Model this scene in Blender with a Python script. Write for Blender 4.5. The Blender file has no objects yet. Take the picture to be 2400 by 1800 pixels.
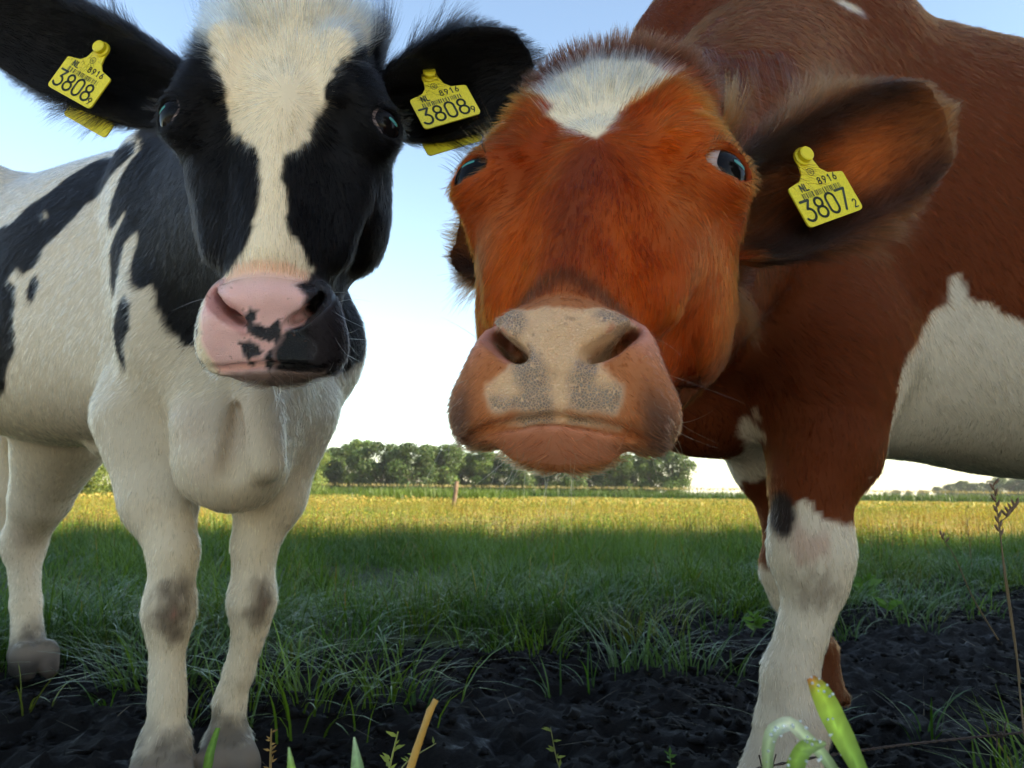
import bpy, math, random
import numpy as np
from mathutils import Vector, Matrix

rng = np.random.default_rng(7)
random.seed(7)
R = math.radians
scene = bpy.context.scene
C = scene.collection

# ---------------------------------------------------------------- camera
CAM = np.array([0.0, 0.0, 0.47])
PITCH, ROLL, FOC = R(7.8), R(0.7), 1884.0
cam_d = bpy.data.cameras.new('camera')
cam_d.sensor_width = 36.0
cam_d.lens = 36.0 * FOC / 2400.0
cam_d.clip_start = 0.02
cam_d.clip_end = 6000.0
cam_d.dof.use_dof = True
cam_d.dof.focus_distance = 0.72
cam_d.dof.aperture_fstop = 16.0
cam = bpy.data.objects.new('camera', cam_d)
C.objects.link(cam)
cam.matrix_world = (Matrix.Translation(CAM) @ Matrix.Rotation(R(90) + PITCH, 4, 'X') @ Matrix.Rotation(ROLL, 4, 'Z'))
scene.camera = cam

# ---------------------------------------------------------------- sky and sun
SUN_EL, SUN_AZ = R(28.0), R(114.0)            # azimuth clockwise from +Y (the view direction)
world = bpy.data.worlds.new('World')
scene.world = world
world.use_nodes = True
nt = world.node_tree
bg = nt.nodes['Background']
sky = nt.nodes.new('ShaderNodeTexSky')
sky.sky_type = 'NISHITA'
sky.sun_disc = False
sky.sun_elevation = SUN_EL
sky.sun_rotation = SUN_AZ
sky.air_density = 1.0
sky.dust_density = 0.5
sky.ozone_density = 2.6
nt.links.new(sky.outputs['Color'], bg.inputs['Color'])
bg.inputs['Strength'].default_value = 0.105
sun_d = bpy.data.lights.new('sun', 'SUN')
sun_d.energy = 4.2
sun_d.angle = R(0.5)
sun_d.color = (1.0, 0.91, 0.76)
sun = bpy.data.objects.new('sun', sun_d)
C.objects.link(sun)
sdir = Vector((math.sin(SUN_AZ) * math.cos(SUN_EL), math.cos(SUN_AZ) * math.cos(SUN_EL), math.sin(SUN_EL)))
sun.rotation_euler = sdir.to_track_quat('Z', 'Y').to_euler()
sun.location = sdir * 60
vs = scene.view_settings
vs.view_transform = 'Standard'
vs.look = 'None'
vs.exposure = 2.0
vs.use_white_balance = True
vs.white_balance_temperature = 7900
vs.white_balance_tint = 8
vs.gamma = 1.0
scene.cycles.max_bounces = 6
scene.cycles.adaptive_threshold = 0.027
scene.cycles.transparent_max_bounces = 12
# ---------------------------------------------------------------- helpers
def at(x, y, Y):
    """the point at distance Y down the field that lies along a viewing direction (photo pixels)"""
    a, b = (x - 1200.0) / FOC, (900.0 - y) / FOC
    a, b = a * math.cos(ROLL) - b * math.sin(ROLL), a * math.sin(ROLL) + b * math.cos(ROLL)
    d = np.array([a, math.cos(PITCH) - b * math.sin(PITCH), math.sin(PITCH) + b * math.cos(PITCH)])
    return CAM + d * (Y / d[1])

def tag(o, label=None, cat=None, group=None, kind=None):
    if label: o['label'] = label
    if cat: o['category'] = cat
    if group: o['group'] = group
    if kind: o['kind'] = kind
    return o

def empty(name, loc, parent=None):
    o = bpy.data.objects.new(name, None)
    o.empty_display_size = 0.1
    C.objects.link(o)
    o.location = loc
    if parent: o.parent = parent
    return o

def mesh_obj(name, V, F, mat=None, parent=None, smooth=True, cols=None, floats=None, loc=None):
    """V (n,3), F list of index arrays (quads and/or tris)"""
    V = np.asarray(V, np.float32)
    m = bpy.data.meshes.new(name)
    groups = F if isinstance(F, (list, tuple)) and len(F) and getattr(F[0], 'ndim', 1) == 2 else [np.asarray(F, np.int32)]
    loops = np.concatenate([g.ravel() for g in groups]).astype(np.int32)
    tot = np.concatenate([np.full(len(g), g.shape[1], np.int32) for g in groups])
    start = np.concatenate([[0], np.cumsum(tot)[:-1]]).astype(np.int32)
    m.vertices.add(len(V)); m.vertices.foreach_set('co', V.ravel())
    m.loops.add(len(loops)); m.loops.foreach_set('vertex_index', loops)
    m.polygons.add(len(tot)); m.polygons.foreach_set('loop_start', start); m.polygons.foreach_set('loop_total', tot)
    m.polygons.foreach_set('use_smooth', np.full(len(tot), smooth))
    m.update(calc_edges=True)
    if cols is not None:
        a = m.color_attributes.new('Col', 'FLOAT_COLOR', 'POINT')
        c4 = np.ones((len(V), 4), np.float32); c4[:, :3] = cols
        a.data.foreach_set('color', c4.ravel())
    for k, v in (floats or {}).items():
        a = m.attributes.new(k, 'FLOAT', 'POINT')
        a.data.foreach_set('value', np.asarray(v, np.float32))
    if mat: m.materials.append(mat)
    o = bpy.data.objects.new(name, m)
    C.objects.link(o)
    if parent:
        o.parent = parent
        if loc is None: o.location = -Vector(parent.matrix_world.translation if False else world_loc(parent))
    if loc is not None: o.location = loc
    return o

def world_loc(o):
    p = Vector(o.location)
    while o.parent:
        o = o.parent; p += Vector(o.location)
    return p

def material(name):
    m = bpy.data.materials.new(name); m.use_nodes = True
    t = m.node_tree
    return m, t, t.nodes['Principled BSDF'], t.nodes['Material Output']

def N(t, typ, **kw):
    n = t.nodes.new(typ)
    for k, v in kw.items():
        if k.startswith('i_'): n.inputs[k[2:].replace('_', ' ')].default_value = v
        else: setattr(n, k, v)
    return n

def ramp(t, fac, stops):
    r = t.nodes.new('ShaderNodeValToRGB')
    e = r.color_ramp.elements
    while len(e) > 1: e.remove(e[0])
    e[0].position, e[0].color = stops[0][0], (*stops[0][1], 1)
    for p, c in stops[1:]:
        x = e.new(p); x.color = (*c, 1)
    t.links.new(fac, r.inputs[0])
    return r.outputs[0]

def mixc(t, fac, a, b, mode='MIX'):
    n = t.nodes.new('ShaderNodeMix'); n.data_type = 'RGBA'; n.blend_type = mode
    for sock, v in ((n.inputs[0], fac), (n.inputs[6], a), (n.inputs[7], b)):
        if hasattr(v, 'links'): t.links.new(v, sock)
        elif isinstance(v, (int, float)): sock.default_value = v
        else: sock.default_value = (*v, 1)
    return n.outputs[2]

def math_n(t, op, a, b=None):
    n = t.nodes.new('ShaderNodeMath'); n.operation = op
    for s, v in ((n.inputs[0], a), (n.inputs[1], b)):
        if v is None: continue
        if hasattr(v, 'links'): t.links.new(v, s)
        else: s.default_value = v
    return n.outputs[0]

# ---- lattice noise
_LAT = np.random.default_rng(99).uniform(-1, 1, 64 * 64 * 64).astype(np.float32)

def noise3(P, freq, seed=0):
    Q = np.asarray(P, np.float32) * np.float32(freq)
    I = np.floor(Q); f = Q - I; f = f * f * f * (f * (f * 6 - 15) + 10)
    I = I.astype(np.int32)
    off = (seed * 23 + 5, seed * 41 + 17, seed * 59 + 29)
    i0 = [(I[..., a] + off[a]) & 63 for a in range(3)]
    i1 = [(q + 1) & 63 for q in i0]
    x0, x1 = i0[0] << 12, i1[0] << 12; y0, y1 = i0[1] << 6, i1[1] << 6; z0, z1 = i0[2], i1[2]
    fx, fy, fz = f[..., 0], f[..., 1], f[..., 2]
    g = lambda a, b: (lambda p, q: p + (q - p) * fz)(_LAT[a + b + z0], _LAT[a + b + z1])
    c0 = g(x0, y0); c0 = c0 + (g(x0, y1) - c0) * fy
    c1 = g(x1, y0); c1 = c1 + (g(x1, y1) - c1) * fy
    return c0 + (c1 - c0) * fx

def fbm(P, freq, octv=4, seed=0, gain=0.5, lac=2.03):
    a, s, out = 1.0, 0.0, 0
    for o in range(octv):
        out = out + a * noise3(P, freq, seed + o * 17); s += a
        a *= gain; freq *= lac
    return out / s

def sstep(a, b, x):
    t = np.clip((x - a) / (b - a), 0, 1)
    return t * t * (3 - 2 * t)

def lerp(a, b, t): return a + (np.asarray(b) - a) * np.asarray(t)[:, None]

def unit(v):
    v = np.asarray(v, float)
    return v / (np.linalg.norm(v, axis=-1, keepdims=True) + 1e-12)

def poly_sd(poly, U, V, margin=.045):
    """signed distance to a closed 2-D polygon, negative inside; far points just get a large value"""
    poly = np.asarray(poly, float)
    out = np.full(np.shape(U), .5)
    (u0, v0), (u1, v1) = poly.min(0) - margin, poly.max(0) + margin
    sel = (U > u0) & (U < u1) & (V > v0) & (V < v1)
    U, V = np.asarray(U)[sel], np.asarray(V)[sel]
    d = np.full(len(U), 1e9); ins = np.zeros(len(U), bool)
    n = len(poly)
    for i in range(n):
        x0, y0 = poly[i]; x1, y1 = poly[(i + 1) % n]
        ex, ey = x1 - x0, y1 - y0
        t = np.clip(((U - x0) * ex + (V - y0) * ey) / (ex * ex + ey * ey + 1e-12), 0, 1)
        d = np.minimum(d, (U - x0 - t * ex) ** 2 + (V - y0 - t * ey) ** 2)
        c = ((y0 > V) != (y1 > V)) & (U < (x1 - x0) * (V - y0) / (y1 - y0 + 1e-12) + x0)
        ins ^= c
    d = np.sqrt(d)
    out[sel] = np.where(ins, -d, d)
    return out

# ---- blended volumes, meshed on a rectilinear grid
class Field:
    def __init__(s, xs, ys, zs):
        s.ax = [np.asarray(a, np.float32) for a in (xs, ys, zs)]
        s.F = np.full([len(a) for a in s.ax], 0.25, np.float32)

    def block(s, lo, hi):
        sl = []
        for a, l, h in zip(s.ax, lo, hi):
            i = max(int(np.searchsorted(a, l)) - 1, 0); j = min(int(np.searchsorted(a, h)) + 1, len(a))
            sl.append(slice(i, max(j, i + 1)))
        X, Y, Z = np.meshgrid(*[a[q] for a, q in zip(s.ax, sl)], indexing='ij')
        return tuple(sl), X, Y, Z

    def put(s, sl, d, k, sub=False):
        f = s.F[sl]
        if sub:
            h = np.maximum(k - np.abs(f + d), 0) / k
            s.F[sl] = np.maximum(f, -d) + h * h * k * 0.25
        else:
            h = np.maximum(k - np.abs(f - d), 0) / k
            s.F[sl] = np.minimum(f, d) - h * h * k * 0.25

    def cone(s, a, b, ra, rb, k=0.03, sub=False, sq=None):
        """tapered capsule; sq=(direction, factor) flattens or widens it along a direction"""
        a, b = np.asarray(a, float), np.asarray(b, float)
        r = max(ra, rb); m = k + 0.03
        fx = 1.0
        if sq is not None: fx = max(1.0, sq[1])
        lo, hi = np.minimum(a, b) - r * fx - m, np.maximum(a, b) + r * fx + m
        sl, X, Y, Z = s.block(lo, hi)
        px, py, pz = X - a[0], Y - a[1], Z - a[2]
        ba = b - a
        if sq is not None:
            n = unit(sq[0]); g = 1.0 / sq[1] - 1.0
            w = (px * n[0] + py * n[1] + pz * n[2]) * g
            px, py, pz = px + w * n[0], py + w * n[1], pz + w * n[2]
            ba = ba + n * (ba @ n) * g
        t = np.clip((px * ba[0] + py * ba[1] + pz * ba[2]) / (ba @ ba + 1e-9), 0, 1)
        d = np.sqrt((px - t * ba[0]) ** 2 + (py - t * ba[1]) ** 2 + (pz - t * ba[2]) ** 2) - (ra + (rb - ra) * t)
        s.put(sl, d.astype(np.float32), k, sub)

    def chain(s, pts, k=0.02, sq=None):
        for (a, ra), (b, rb) in zip(pts[:-1], pts[1:]): s.cone(a, b, ra, rb, k, sq=sq)

    def ell(s, c, r, M=None, k=0.03, sub=False):
        """ellipsoid; M rows are its axes"""
        c, r = np.asarray(c, float), np.asarray(r, float)
        M = np.eye(3) if M is None else np.asarray(M, float)
        ext = np.sqrt(((M * r[:, None]) ** 2).sum(0)) + k + 0.02
        sl, X, Y, Z = s.block(c - ext, c + ext)
        px, py, pz = X - c[0], Y - c[1], Z - c[2]
        q = [(px * M[i, 0] + py * M[i, 1] + pz * M[i, 2]) for i in range(3)]
        k0 = np.sqrt(sum((q[i] / r[i]) ** 2 for i in range(3)))
        k1 = np.sqrt(sum((q[i] / r[i] ** 2) ** 2 for i in range(3))) + 1e-6
        s.put(sl, (k0 * (k0 - 1) / k1).astype(np.float32), k, sub)

    def custom(s, lo, hi, fn, k=0.02, sub=False):
        sl, X, Y, Z = s.block(lo, hi)
        s.put(sl, fn(X, Y, Z).astype(np.float32), k, sub)

    def mesh(s, smooth=1):
        F = s.F; S = F < 0
        nx, ny, nz = F.shape
        cnt = np.zeros((nx - 1, ny - 1, nz - 1), np.int8)
        for dx in (0, 1):
            for dy in (0, 1):
                for dz in (0, 1):
                    cnt += S[dx:nx - 1 + dx, dy:ny - 1 + dy, dz:nz - 1 + dz]
        act = (cnt > 0) & (cnt < 8)
        I, J, K = np.nonzero(act)
        vid = np.full(act.shape, -1, np.int32); vid[I, J, K] = np.arange(len(I))
        acc = np.zeros((len(I), 3)); num = np.zeros(len(I))
        ax = s.ax
        for d in range(3):
            o = [e for e in range(3) if e != d]
            for u in (0, 1):
                for v in (0, 1):
                    p = [I.copy(), J.copy(), K.copy()]
                    p[o[0]] = p[o[0]] + u; p[o[1]] = p[o[1]] + v
                    q = [x.copy() for x in p]; q[d] = q[d] + 1
                    fa, fb = F[p[0], p[1], p[2]], F[q[0], q[1], q[2]]
                    c = (fa < 0) != (fb < 0)
                    t = np.where(c, fa / np.where(c, fa - fb, 1), 0)
                    pos = np.stack([ax[e][p[e]] for e in range(3)], 1).astype(float)
                    pos[:, d] += t * (ax[d][q[d]] - ax[d][p[d]])
                    acc += pos * c[:, None]; num += c
        V = acc / num[:, None]
        quads = []
        for d in range(3):
            a, b = [e for e in range(3) if e != d]
            sa = [slice(None)] * 3; sb = [slice(None)] * 3
            sa[d] = slice(0, -1); sb[d] = slice(1, None)
            ch = S[tuple(sa)] != S[tuple(sb)]
            idx = np.argwhere(ch)
            idx = idx[(idx[:, a] > 0) & (idx[:, b] > 0) & (idx[:, a] < F.shape[a] - 1) & (idx[:, b] < F.shape[b] - 1)]
            def cell(da, db):
                q = idx.copy(); q[:, a] -= da; q[:, b] -= db
                return vid[q[:, 0], q[:, 1], q[:, 2]]
            Q = np.stack([cell(1, 1), cell(0, 1), cell(0, 0), cell(1, 0)], 1)
            inside = S[idx[:, 0], idx[:, 1], idx[:, 2]]
            flip = inside if d != 1 else ~inside
            Q[~flip] = Q[~flip][:, ::-1]
            quads.append(Q)
        Q = np.concatenate(quads)
        Q = Q[(Q >= 0).all(1)]
        for _ in range(smooth):
            A = np.zeros_like(V); n = np.zeros(len(V))
            for e in range(4):
                i, j = Q[:, e], Q[:, (e + 1) % 4]
                for c in range(3):
                    A[:, c] += np.bincount(i, V[j, c], len(V)) + np.bincount(j, V[i, c], len(V))
                n += np.bincount(i, minlength=len(V)) + np.bincount(j, minlength=len(V))
            V = V * 0.45 + 0.55 * A / np.maximum(n, 1)[:, None]
        return V, Q

def axis_pts(lo, hi, flo, fhi, fine, coarse, gr=1.18):
    """grid lines: fine between flo and fhi, growing to coarse outside"""
    core = list(np.arange(flo, fhi, fine))
    def grow(start, end, sgn):
        out, h, p = [], fine, start
        while (end - p) * sgn > 0:
            h = min(h * gr, coarse); p = p + sgn * h; out.append(p)
        return out
    return np.array(sorted(grow(core[0], lo, -1) + core + grow(core[-1], hi, 1)))

def vert_normals(V, Q):
    n = np.cross(V[Q[:, 2]] - V[Q[:, 0]], V[Q[:, 3]] - V[Q[:, 1]])
    out = np.zeros_like(V)
    for e in range(4):
        for c in range(3): out[:, c] += np.bincount(Q[:, e], n[:, c], len(V))
    return unit(out)
# ---------------------------------------------------------------- ground
def mud_edge(x):
    return np.interp(x, [-6, -1.5, -.8, -.2, .1, .6, 1.2, 2.0, 4.0, 9.0], [2.0, 2.35, 2.7, 2.8, 3.0, 3.3, 4.0, 4.7, 4.8, 4.4])

def mud_mask(x, y):
    P = np.stack([x, y, x * 0], -1)
    e = mud_edge(x) + fbm(P, 1.3, 3, 40) * .55
    near = .85 + fbm(P, 1.7, 3, 44) * .2 + np.interp(x, [-3, .5, .9, 1.4], [0, 0, .75, 1.1])
    return sstep(.18, -.18, y - e) * sstep(-.12, .12, y - near)

def ground_z(x, y):
    P = np.stack([x, y, x * 0], -1)
    m = mud_mask(x, y)
    lump = 1 - np.abs(fbm(P, 9, 4, 50, .55))
    clod = np.abs(fbm(P, 22, 3, 57, .6))
    mud = -.035 + .070 * fbm(P, 2.6, 3, 60) + .040 * (lump - .75) + .030 * clod + .006 * fbm(P, 70, 2, 66)
    grass = .03 * fbm(P, .8, 3, 70) + .02 * fbm(P, 4, 2, 75)
    far = sstep(40, 10, np.hypot(x, y))
    return m * mud + (1 - m) * grass * far

gx = axis_pts(-2600, 2600, -2.6, 3.4, .016, 90.0)
gy = axis_pts(-600, 4200, 1.0, 5.2, .016, 90.0)
GX, GY = np.meshgrid(gx, gy, indexing='ij')
fx, fy = GX.ravel(), GY.ravel()
fz = ground_z(fx, fy)
nX, nY = len(gx), len(gy)
ii, jj = np.meshgrid(np.arange(nX - 1), np.arange(nY - 1), indexing='ij')
a0 = (ii * nY + jj).ravel()
GQ = np.stack([a0, a0 + nY, a0 + nY + 1, a0 + 1], 1)

gm, t, b, o = material('ground')
mk = N(t, 'ShaderNodeAttribute', attribute_name='mud')
gl = N(t, 'ShaderNodeAttribute', attribute_name='gold')
tc = N(t, 'ShaderNodeTexCoord')
nz = N(t, 'ShaderNodeTexNoise', i_Scale=14.0, i_Detail=8.0, i_Roughness=.65)
nf = N(t, 'ShaderNodeTexNoise', i_Scale=90.0, i_Detail=6.0, i_Roughness=.7)
nl = N(t, 'ShaderNodeTexNoise', i_Scale=.35, i_Detail=6.0, i_Roughness=.6)
for q in (nz, nf, nl): t.links.new(tc.outputs['Object'], q.inputs['Vector'])
mudc = ramp(t, nz.outputs['Fac'], [(.3, (.0035, .0026, .0020)), (.7, (.009, .0065, .0048))])
soil = ramp(t, nz.outputs['Fac'], [(.3, (.020, .024, .008)), (.7, (.040, .055, .016))])
field = ramp(t, nl.outputs['Fac'], [(.32, (.10, .13, .028)), (.5, (.24, .20, .055)), (.7, (.34, .27, .10))])
t.links.new(mixc(t, mk.outputs['Fac'], mixc(t, gl.outputs['Fac'], soil, field), mudc), b.inputs['Base Color'])
wet = ramp(t, nz.outputs['Fac'], [(.30, (.30,) * 3), (.44, (.85,) * 3)])
t.links.new(mixc(t, mk.outputs['Fac'], (.9, .9, .9), wet), b.inputs['Roughness'])
b.inputs['Specular IOR Level'].default_value = .16
bump = N(t, 'ShaderNodeBump', i_Strength=.9, i_Distance=.006)
t.links.new(math_n(t, 'ADD', nf.outputs['Fac'], nz.outputs['Fac']), bump.inputs['Height'])
t.links.new(bump.outputs['Normal'], b.inputs['Normal'])
ground = mesh_obj('ground', np.stack([fx, fy, fz], 1), GQ, gm, floats={'mud': mud_mask(fx, fy), 'gold': sstep(8, 14, fy + 2 * fbm(np.stack([fx, fy, fx * 0], -1), .3, 3, 2)) * sstep(8000, 3000, np.hypot(fx, fy))})
tag(ground, kind='structure')

# ---------------------------------------------------------------- grass
def leaf_material(name, trans=.35, rough=.45, spec=.35):
    m = bpy.data.materials.new(name); m.use_nodes = True
    t = m.node_tree; b = t.nodes['Principled BSDF']
    a = N(t, 'ShaderNodeAttribute', attribute_name='Col')
    t.links.new(a.outputs['Color'], b.inputs['Base Color'])
    b.inputs['Roughness'].default_value = rough
    b.inputs['Specular IOR Level'].default_value = spec
    tr = N(t, 'ShaderNodeBsdfTranslucent')
    t.links.new(mixc(t, 1.0, a.outputs['Color'], (1.25, 1.2, .6), 'MULTIPLY'), tr.inputs['Color'])
    mx = N(t, 'ShaderNodeMixShader'); mx.inputs[0].default_value = trans
    t.links.new(b.outputs[0], mx.inputs[1]); t.links.new(tr.outputs[0], mx.inputs[2])
    t.links.new(mx.outputs[0], t.nodes['Material Output'].inputs['Surface'])
    return m
grass_mat = leaf_material('grass blades', .35, .4, .2)
leaf_mat = leaf_material('tree leaves', .30, .5, .3)

def blades(P, H, W, az, lean, droop, col, tip=None, lv=4):
    """curved tapering blades: root points, heights, widths, azimuth, lean, droop"""
    n = len(P)
    d = np.stack([np.cos(az), np.sin(az), az * 0], 1); sd = np.stack([-np.sin(az), np.cos(az), az * 0], 1)
    up = np.array([0, 0, 1.0])
    V = np.zeros((n, 2 * (lv - 1) + 1, 3)); cc = np.zeros((n, 2 * (lv - 1) + 1, 3))
    tip = col if tip is None else tip
    for i in range(lv):
        s = i / (lv - 1)
        c = P + H[:, None] * (up * (s - droop[:, None] * s ** 2.2 * .6) + d * (lean[:, None] * s + droop[:, None] * s * s * .8))
        w = W[:, None] * .5 * (1 - s) ** .6 * (0.75 + .5 * s)
        k = col + (tip - col) * (s ** 1.3)
        if i < lv - 1:
            V[:, 2 * i] = c - sd * w; V[:, 2 * i + 1] = c + sd * w
            cc[:, 2 * i] = k; cc[:, 2 * i + 1] = k
        else:
            V[:, -1] = c; cc[:, -1] = k
    m = V.shape[1]; o = (np.arange(n) * m)[:, None]
    q = [np.concatenate([o + 2 * i, o + 2 * i + 1, o + 2 * i + 3, o + 2 * i + 2], 1) for i in range(lv - 2)]
    tr = np.concatenate([o + 2 * (lv - 2), o + 2 * (lv - 2) + 1, o + m - 1], 1)
    return V.reshape(-1, 3), [np.concatenate(q), tr], cc.reshape(-1, 3)

def fan_points(n, y0, y1, spread=.78, pw=1.0):
    """random ground points inside a widening strip of the field"""
    y = (y0 ** (2 - pw) + rng.random(n) * (y1 ** (2 - pw) - y0 ** (2 - pw))) ** (1 / (2 - pw))
    x = (rng.random(n) * 2 - 1) * (y * spread + .8)
    return x, y

G1, G2, G3 = np.array([.036, .100, .009]), np.array([.092, .185, .016]), np.array([.060, .130, .040])
def grass_patch(name, label, n, y0, y1, hr, wr, goldness, seed, clump=2.2, pw=.3, lean=.5, droop=(.1, .9), xr=None):
    x, y = fan_points(n * 2, y0, y1, pw=pw)
    thin = clump > 1.5
    if xr is not None: x = rng.uniform(*xr, n * 2); y = rng.uniform(y0, y1, n * 2)
    P = np.stack([x, y, x * 0], 1)
    m = mud_mask(x, y)
    cl = fbm(P, clump, 3, seed)
    keep = (rng.random(len(x)) > m * 1.08 - .02) & (rng.random(len(x)) < np.clip(.55 + 1.5 * cl, .05, 1))
    x, y, P, cl, m = x[keep][:n], y[keep][:n], P[keep][:n], cl[keep][:n], m[keep][:n]
    k = len(x)
    P[:, 2] = ground_z(x, y) - .01
    H = rng.uniform(*hr, k) * (1 + .9 * cl) * (1 - .45 * m)
    W = rng.uniform(*wr, k)
    hue = np.clip(fbm(P, .9, 3, seed + 3) * 1.2 + .5 + rng.normal(0, .18, k), 0, 1)
    col = lerp(np.tile(G1, (k, 1)), G2, hue); col = lerp(col, G3, (rng.random(k) < .35) * rng.random(k))
    g = np.clip(goldness + 1.7 * fbm(P * [.45, 1, 1], .38, 3, seed + 8) + rng.normal(0, .22, k), 0, 1) if goldness > 0 else (rng.random(k) < .03) * .8
    gold = lerp(np.tile([.34, .26, .065], (k, 1)), (.28, .14, .03), (rng.random(k) < .35).astype(float))
    col = lerp(col, gold * .75, g); tip = lerp(col, gold, g * .7 + .1)
    V, F, cc = blades(P, H, W, rng.uniform(0, 2 * math.pi, k), np.abs(rng.normal(0, lean, k)) * .6, rng.uniform(*droop, k), col, tip)
    o = mesh_obj(name, V, F, grass_mat, cols=np.clip(cc, 0, 1))
    return tag(o, label, 'grass', kind='stuff')

grass_patch('grass', 'dewy green grass growing between the mud and the sunlit field', 66000, 2.0, 9.0, (.08, .24), (.003, .007), 0, 100, pw=.25)
grass_patch('field_grass', 'green and golden grass of the sunlit field', 60000, 7.5, 34, (.11, .25), (.005, .011), .30, 140, clump=.7, pw=.75, droop=(.0, .5))
grass_patch('far_grass', 'pale golden grass of the far field', 45000, 30, 135, (.12, .26), (.03, .07), .50, 170, clump=.15, pw=.9, droop=(.0, .4))
grass_patch('verge_grass', 'long green grass at the near edge of the mud', 2600, 1.15, 2.15, (.08, .24), (.003, .007), 0, 200, clump=3, xr=(.75, 2.0))
grass_patch('front_grass', 'short grass along the near side of the mud', 1500, .75, 1.25, (.05, .13), (.003, .006), 0, 230, clump=3, xr=(-1.3, .8))

# arching tufts along the edge of the mud and strays on it
def tufts(name, label, n, seed):
    r_ = np.random.default_rng(seed)
    cx = r_.uniform(-2.6, 4.6, n); cy = mud_edge(cx) + r_.normal(.25, .55, n)
    stray = r_.random(n) < .22
    cy = np.where(stray, r_.uniform(1.7, 4.0, n), cy); cx = np.where(stray, r_.uniform(-1.6, 2.2, n), cx)
    P, H, W, az, le, dr, co = [], [], [], [], [], [], []
    for i in range(n):
        k = int(r_.integers(6, 16) if stray[i] else r_.integers(30, 80)); sp = .02 if stray[i] else .07
        x = cx[i] + r_.normal(0, sp, k); y = cy[i] + r_.normal(0, sp, k)
        P.append(np.stack([x, y, ground_z(x, y) - .01], 1)); H.append(r_.uniform(.08, .17, k) if stray[i] else r_.uniform(.10, .26, k))
        W.append(r_.uniform(.003, .0075, k)); az.append(np.arctan2(y - cy[i], x - cx[i]) + r_.normal(0, .5, k)); le.append(np.abs(r_.normal(.25, .2, k))); dr.append(r_.uniform(.2, 1.15, k))
        c = np.array([[.035, .090, .010], [.075, .135, .014], [.062, .115, .040], [.10, .12, .02]])[r_.choice(4, p=[.35, .3, .25, .1])]
        co.append(np.tile(c, (k, 1)) * np.exp(r_.normal(0, .2, (k, 1))))
    P, H, W, az, le, dr, co = [np.concatenate(q) for q in (P, H, W, az, le, dr, co)]
    V, F, cc = blades(P, H, W, az, le, dr, co, co * 1.25, lv=6)
    o = mesh_obj(name, V, F, dewy_mat, cols=np.clip(cc, 0, 1))
    return tag(o, label, 'grass', kind='stuff')
dewy_mat = leaf_material('dewy grass', .3, .32, .24)
tufts('grass_tufts', 'arching dewy grass tufts along the edge of the mud', 330, 260)

# crumbs and clods of trampled peat
def clods(name, label, n, x0, x1, y0, y1, sr, seed):
    r_ = np.random.default_rng(seed)
    x, y = r_.uniform(x0, x1, n * 2), r_.uniform(y0, y1, n * 2)
    keep = r_.random(n * 2) < mud_mask(x, y) * np.clip(.5 + 1.6 * fbm(np.stack([x, y, x * 0], -1), 3.0, 3, seed), .05, 1)
    x, y = x[keep][:n], y[keep][:n]; n = len(x)
    ph = (1 + 5 ** .5) / 2
    I = unit(np.array([(-1, ph, 0), (1, ph, 0), (-1, -ph, 0), (1, -ph, 0), (0, -1, ph), (0, 1, ph), (0, -1, -ph), (0, 1, -ph), (ph, 0, -1), (ph, 0, 1), (-ph, 0, -1), (-ph, 0, 1)]))
    IF = np.array([(0, 11, 5), (0, 5, 1), (0, 1, 7), (0, 7, 10), (0, 10, 11), (1, 5, 9), (5, 11, 4), (11, 10, 2), (10, 7, 6), (7, 1, 8), (3, 9, 4), (3, 4, 2), (3, 2, 6), (3, 6, 8), (3, 8, 9), (4, 9, 5), (2, 4, 11), (6, 2, 10), (8, 6, 7), (9, 8, 1)])
    s = sr[0] * (sr[1] / sr[0]) ** (r_.random(n) ** 2.2)
    V = I[None] * r_.uniform(.35, 1.5, (n, 12, 1)) * s[:, None, None] * np.stack([r_.uniform(.8, 1.4, n), r_.uniform(.8, 1.4, n), r_.uniform(.45, .9, n)], 1)[:, None]
    V = V + np.stack([x, y, ground_z(x, y) + s * .15], 1)[:, None]
    F = (IF[None] + (np.arange(n) * 12)[:, None, None]).reshape(-1, 3)
    o = mesh_obj(name, V.reshape(-1, 3), F, gm, smooth=True, floats={'mud': np.ones(n * 12), 'gold': np.zeros(n * 12)})
    return tag(o, label, 'mud', kind='stuff')
clods('mud_clods', 'black clods of trampled mud around the hooves', 30000, -2.4, 3.2, .9, 5.0, (.0035, .019), 80)

# pale sandy strip, added out of view to bounce warm light onto the faces
tm, t, b, o = material('sandy bounce fill')
nz = N(t, 'ShaderNodeTexNoise', i_Scale=8.0, i_Detail=8.0)
t.links.new(ramp(t, nz.outputs['Fac'], [(.3, (.52, .44, .33)), (.7, (.66, .57, .44))]), b.inputs['Base Color'])
b.inputs['Roughness'].default_value = .95
tx, ty = np.meshgrid(np.linspace(-40, 40, 81), np.array([-7.5, -6, -4.5, -3, -1.2, .58]), indexing='ij')
tz = .075 + .015 * fbm(np.stack([tx.ravel(), ty.ravel(), tx.ravel() * 0], -1), .8, 3, 91)
ti, tj = np.meshgrid(np.arange(80), np.arange(5), indexing='ij'); q0 = (ti * 6 + tj).ravel()
bounce_strip = mesh_obj('sand_bounce_strip', np.stack([tx.ravel(), ty.ravel(), tz], 1), np.stack([q0, q0 + 6, q0 + 7, q0 + 1], 1), tm)
tag(bounce_strip, kind='structure')

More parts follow.
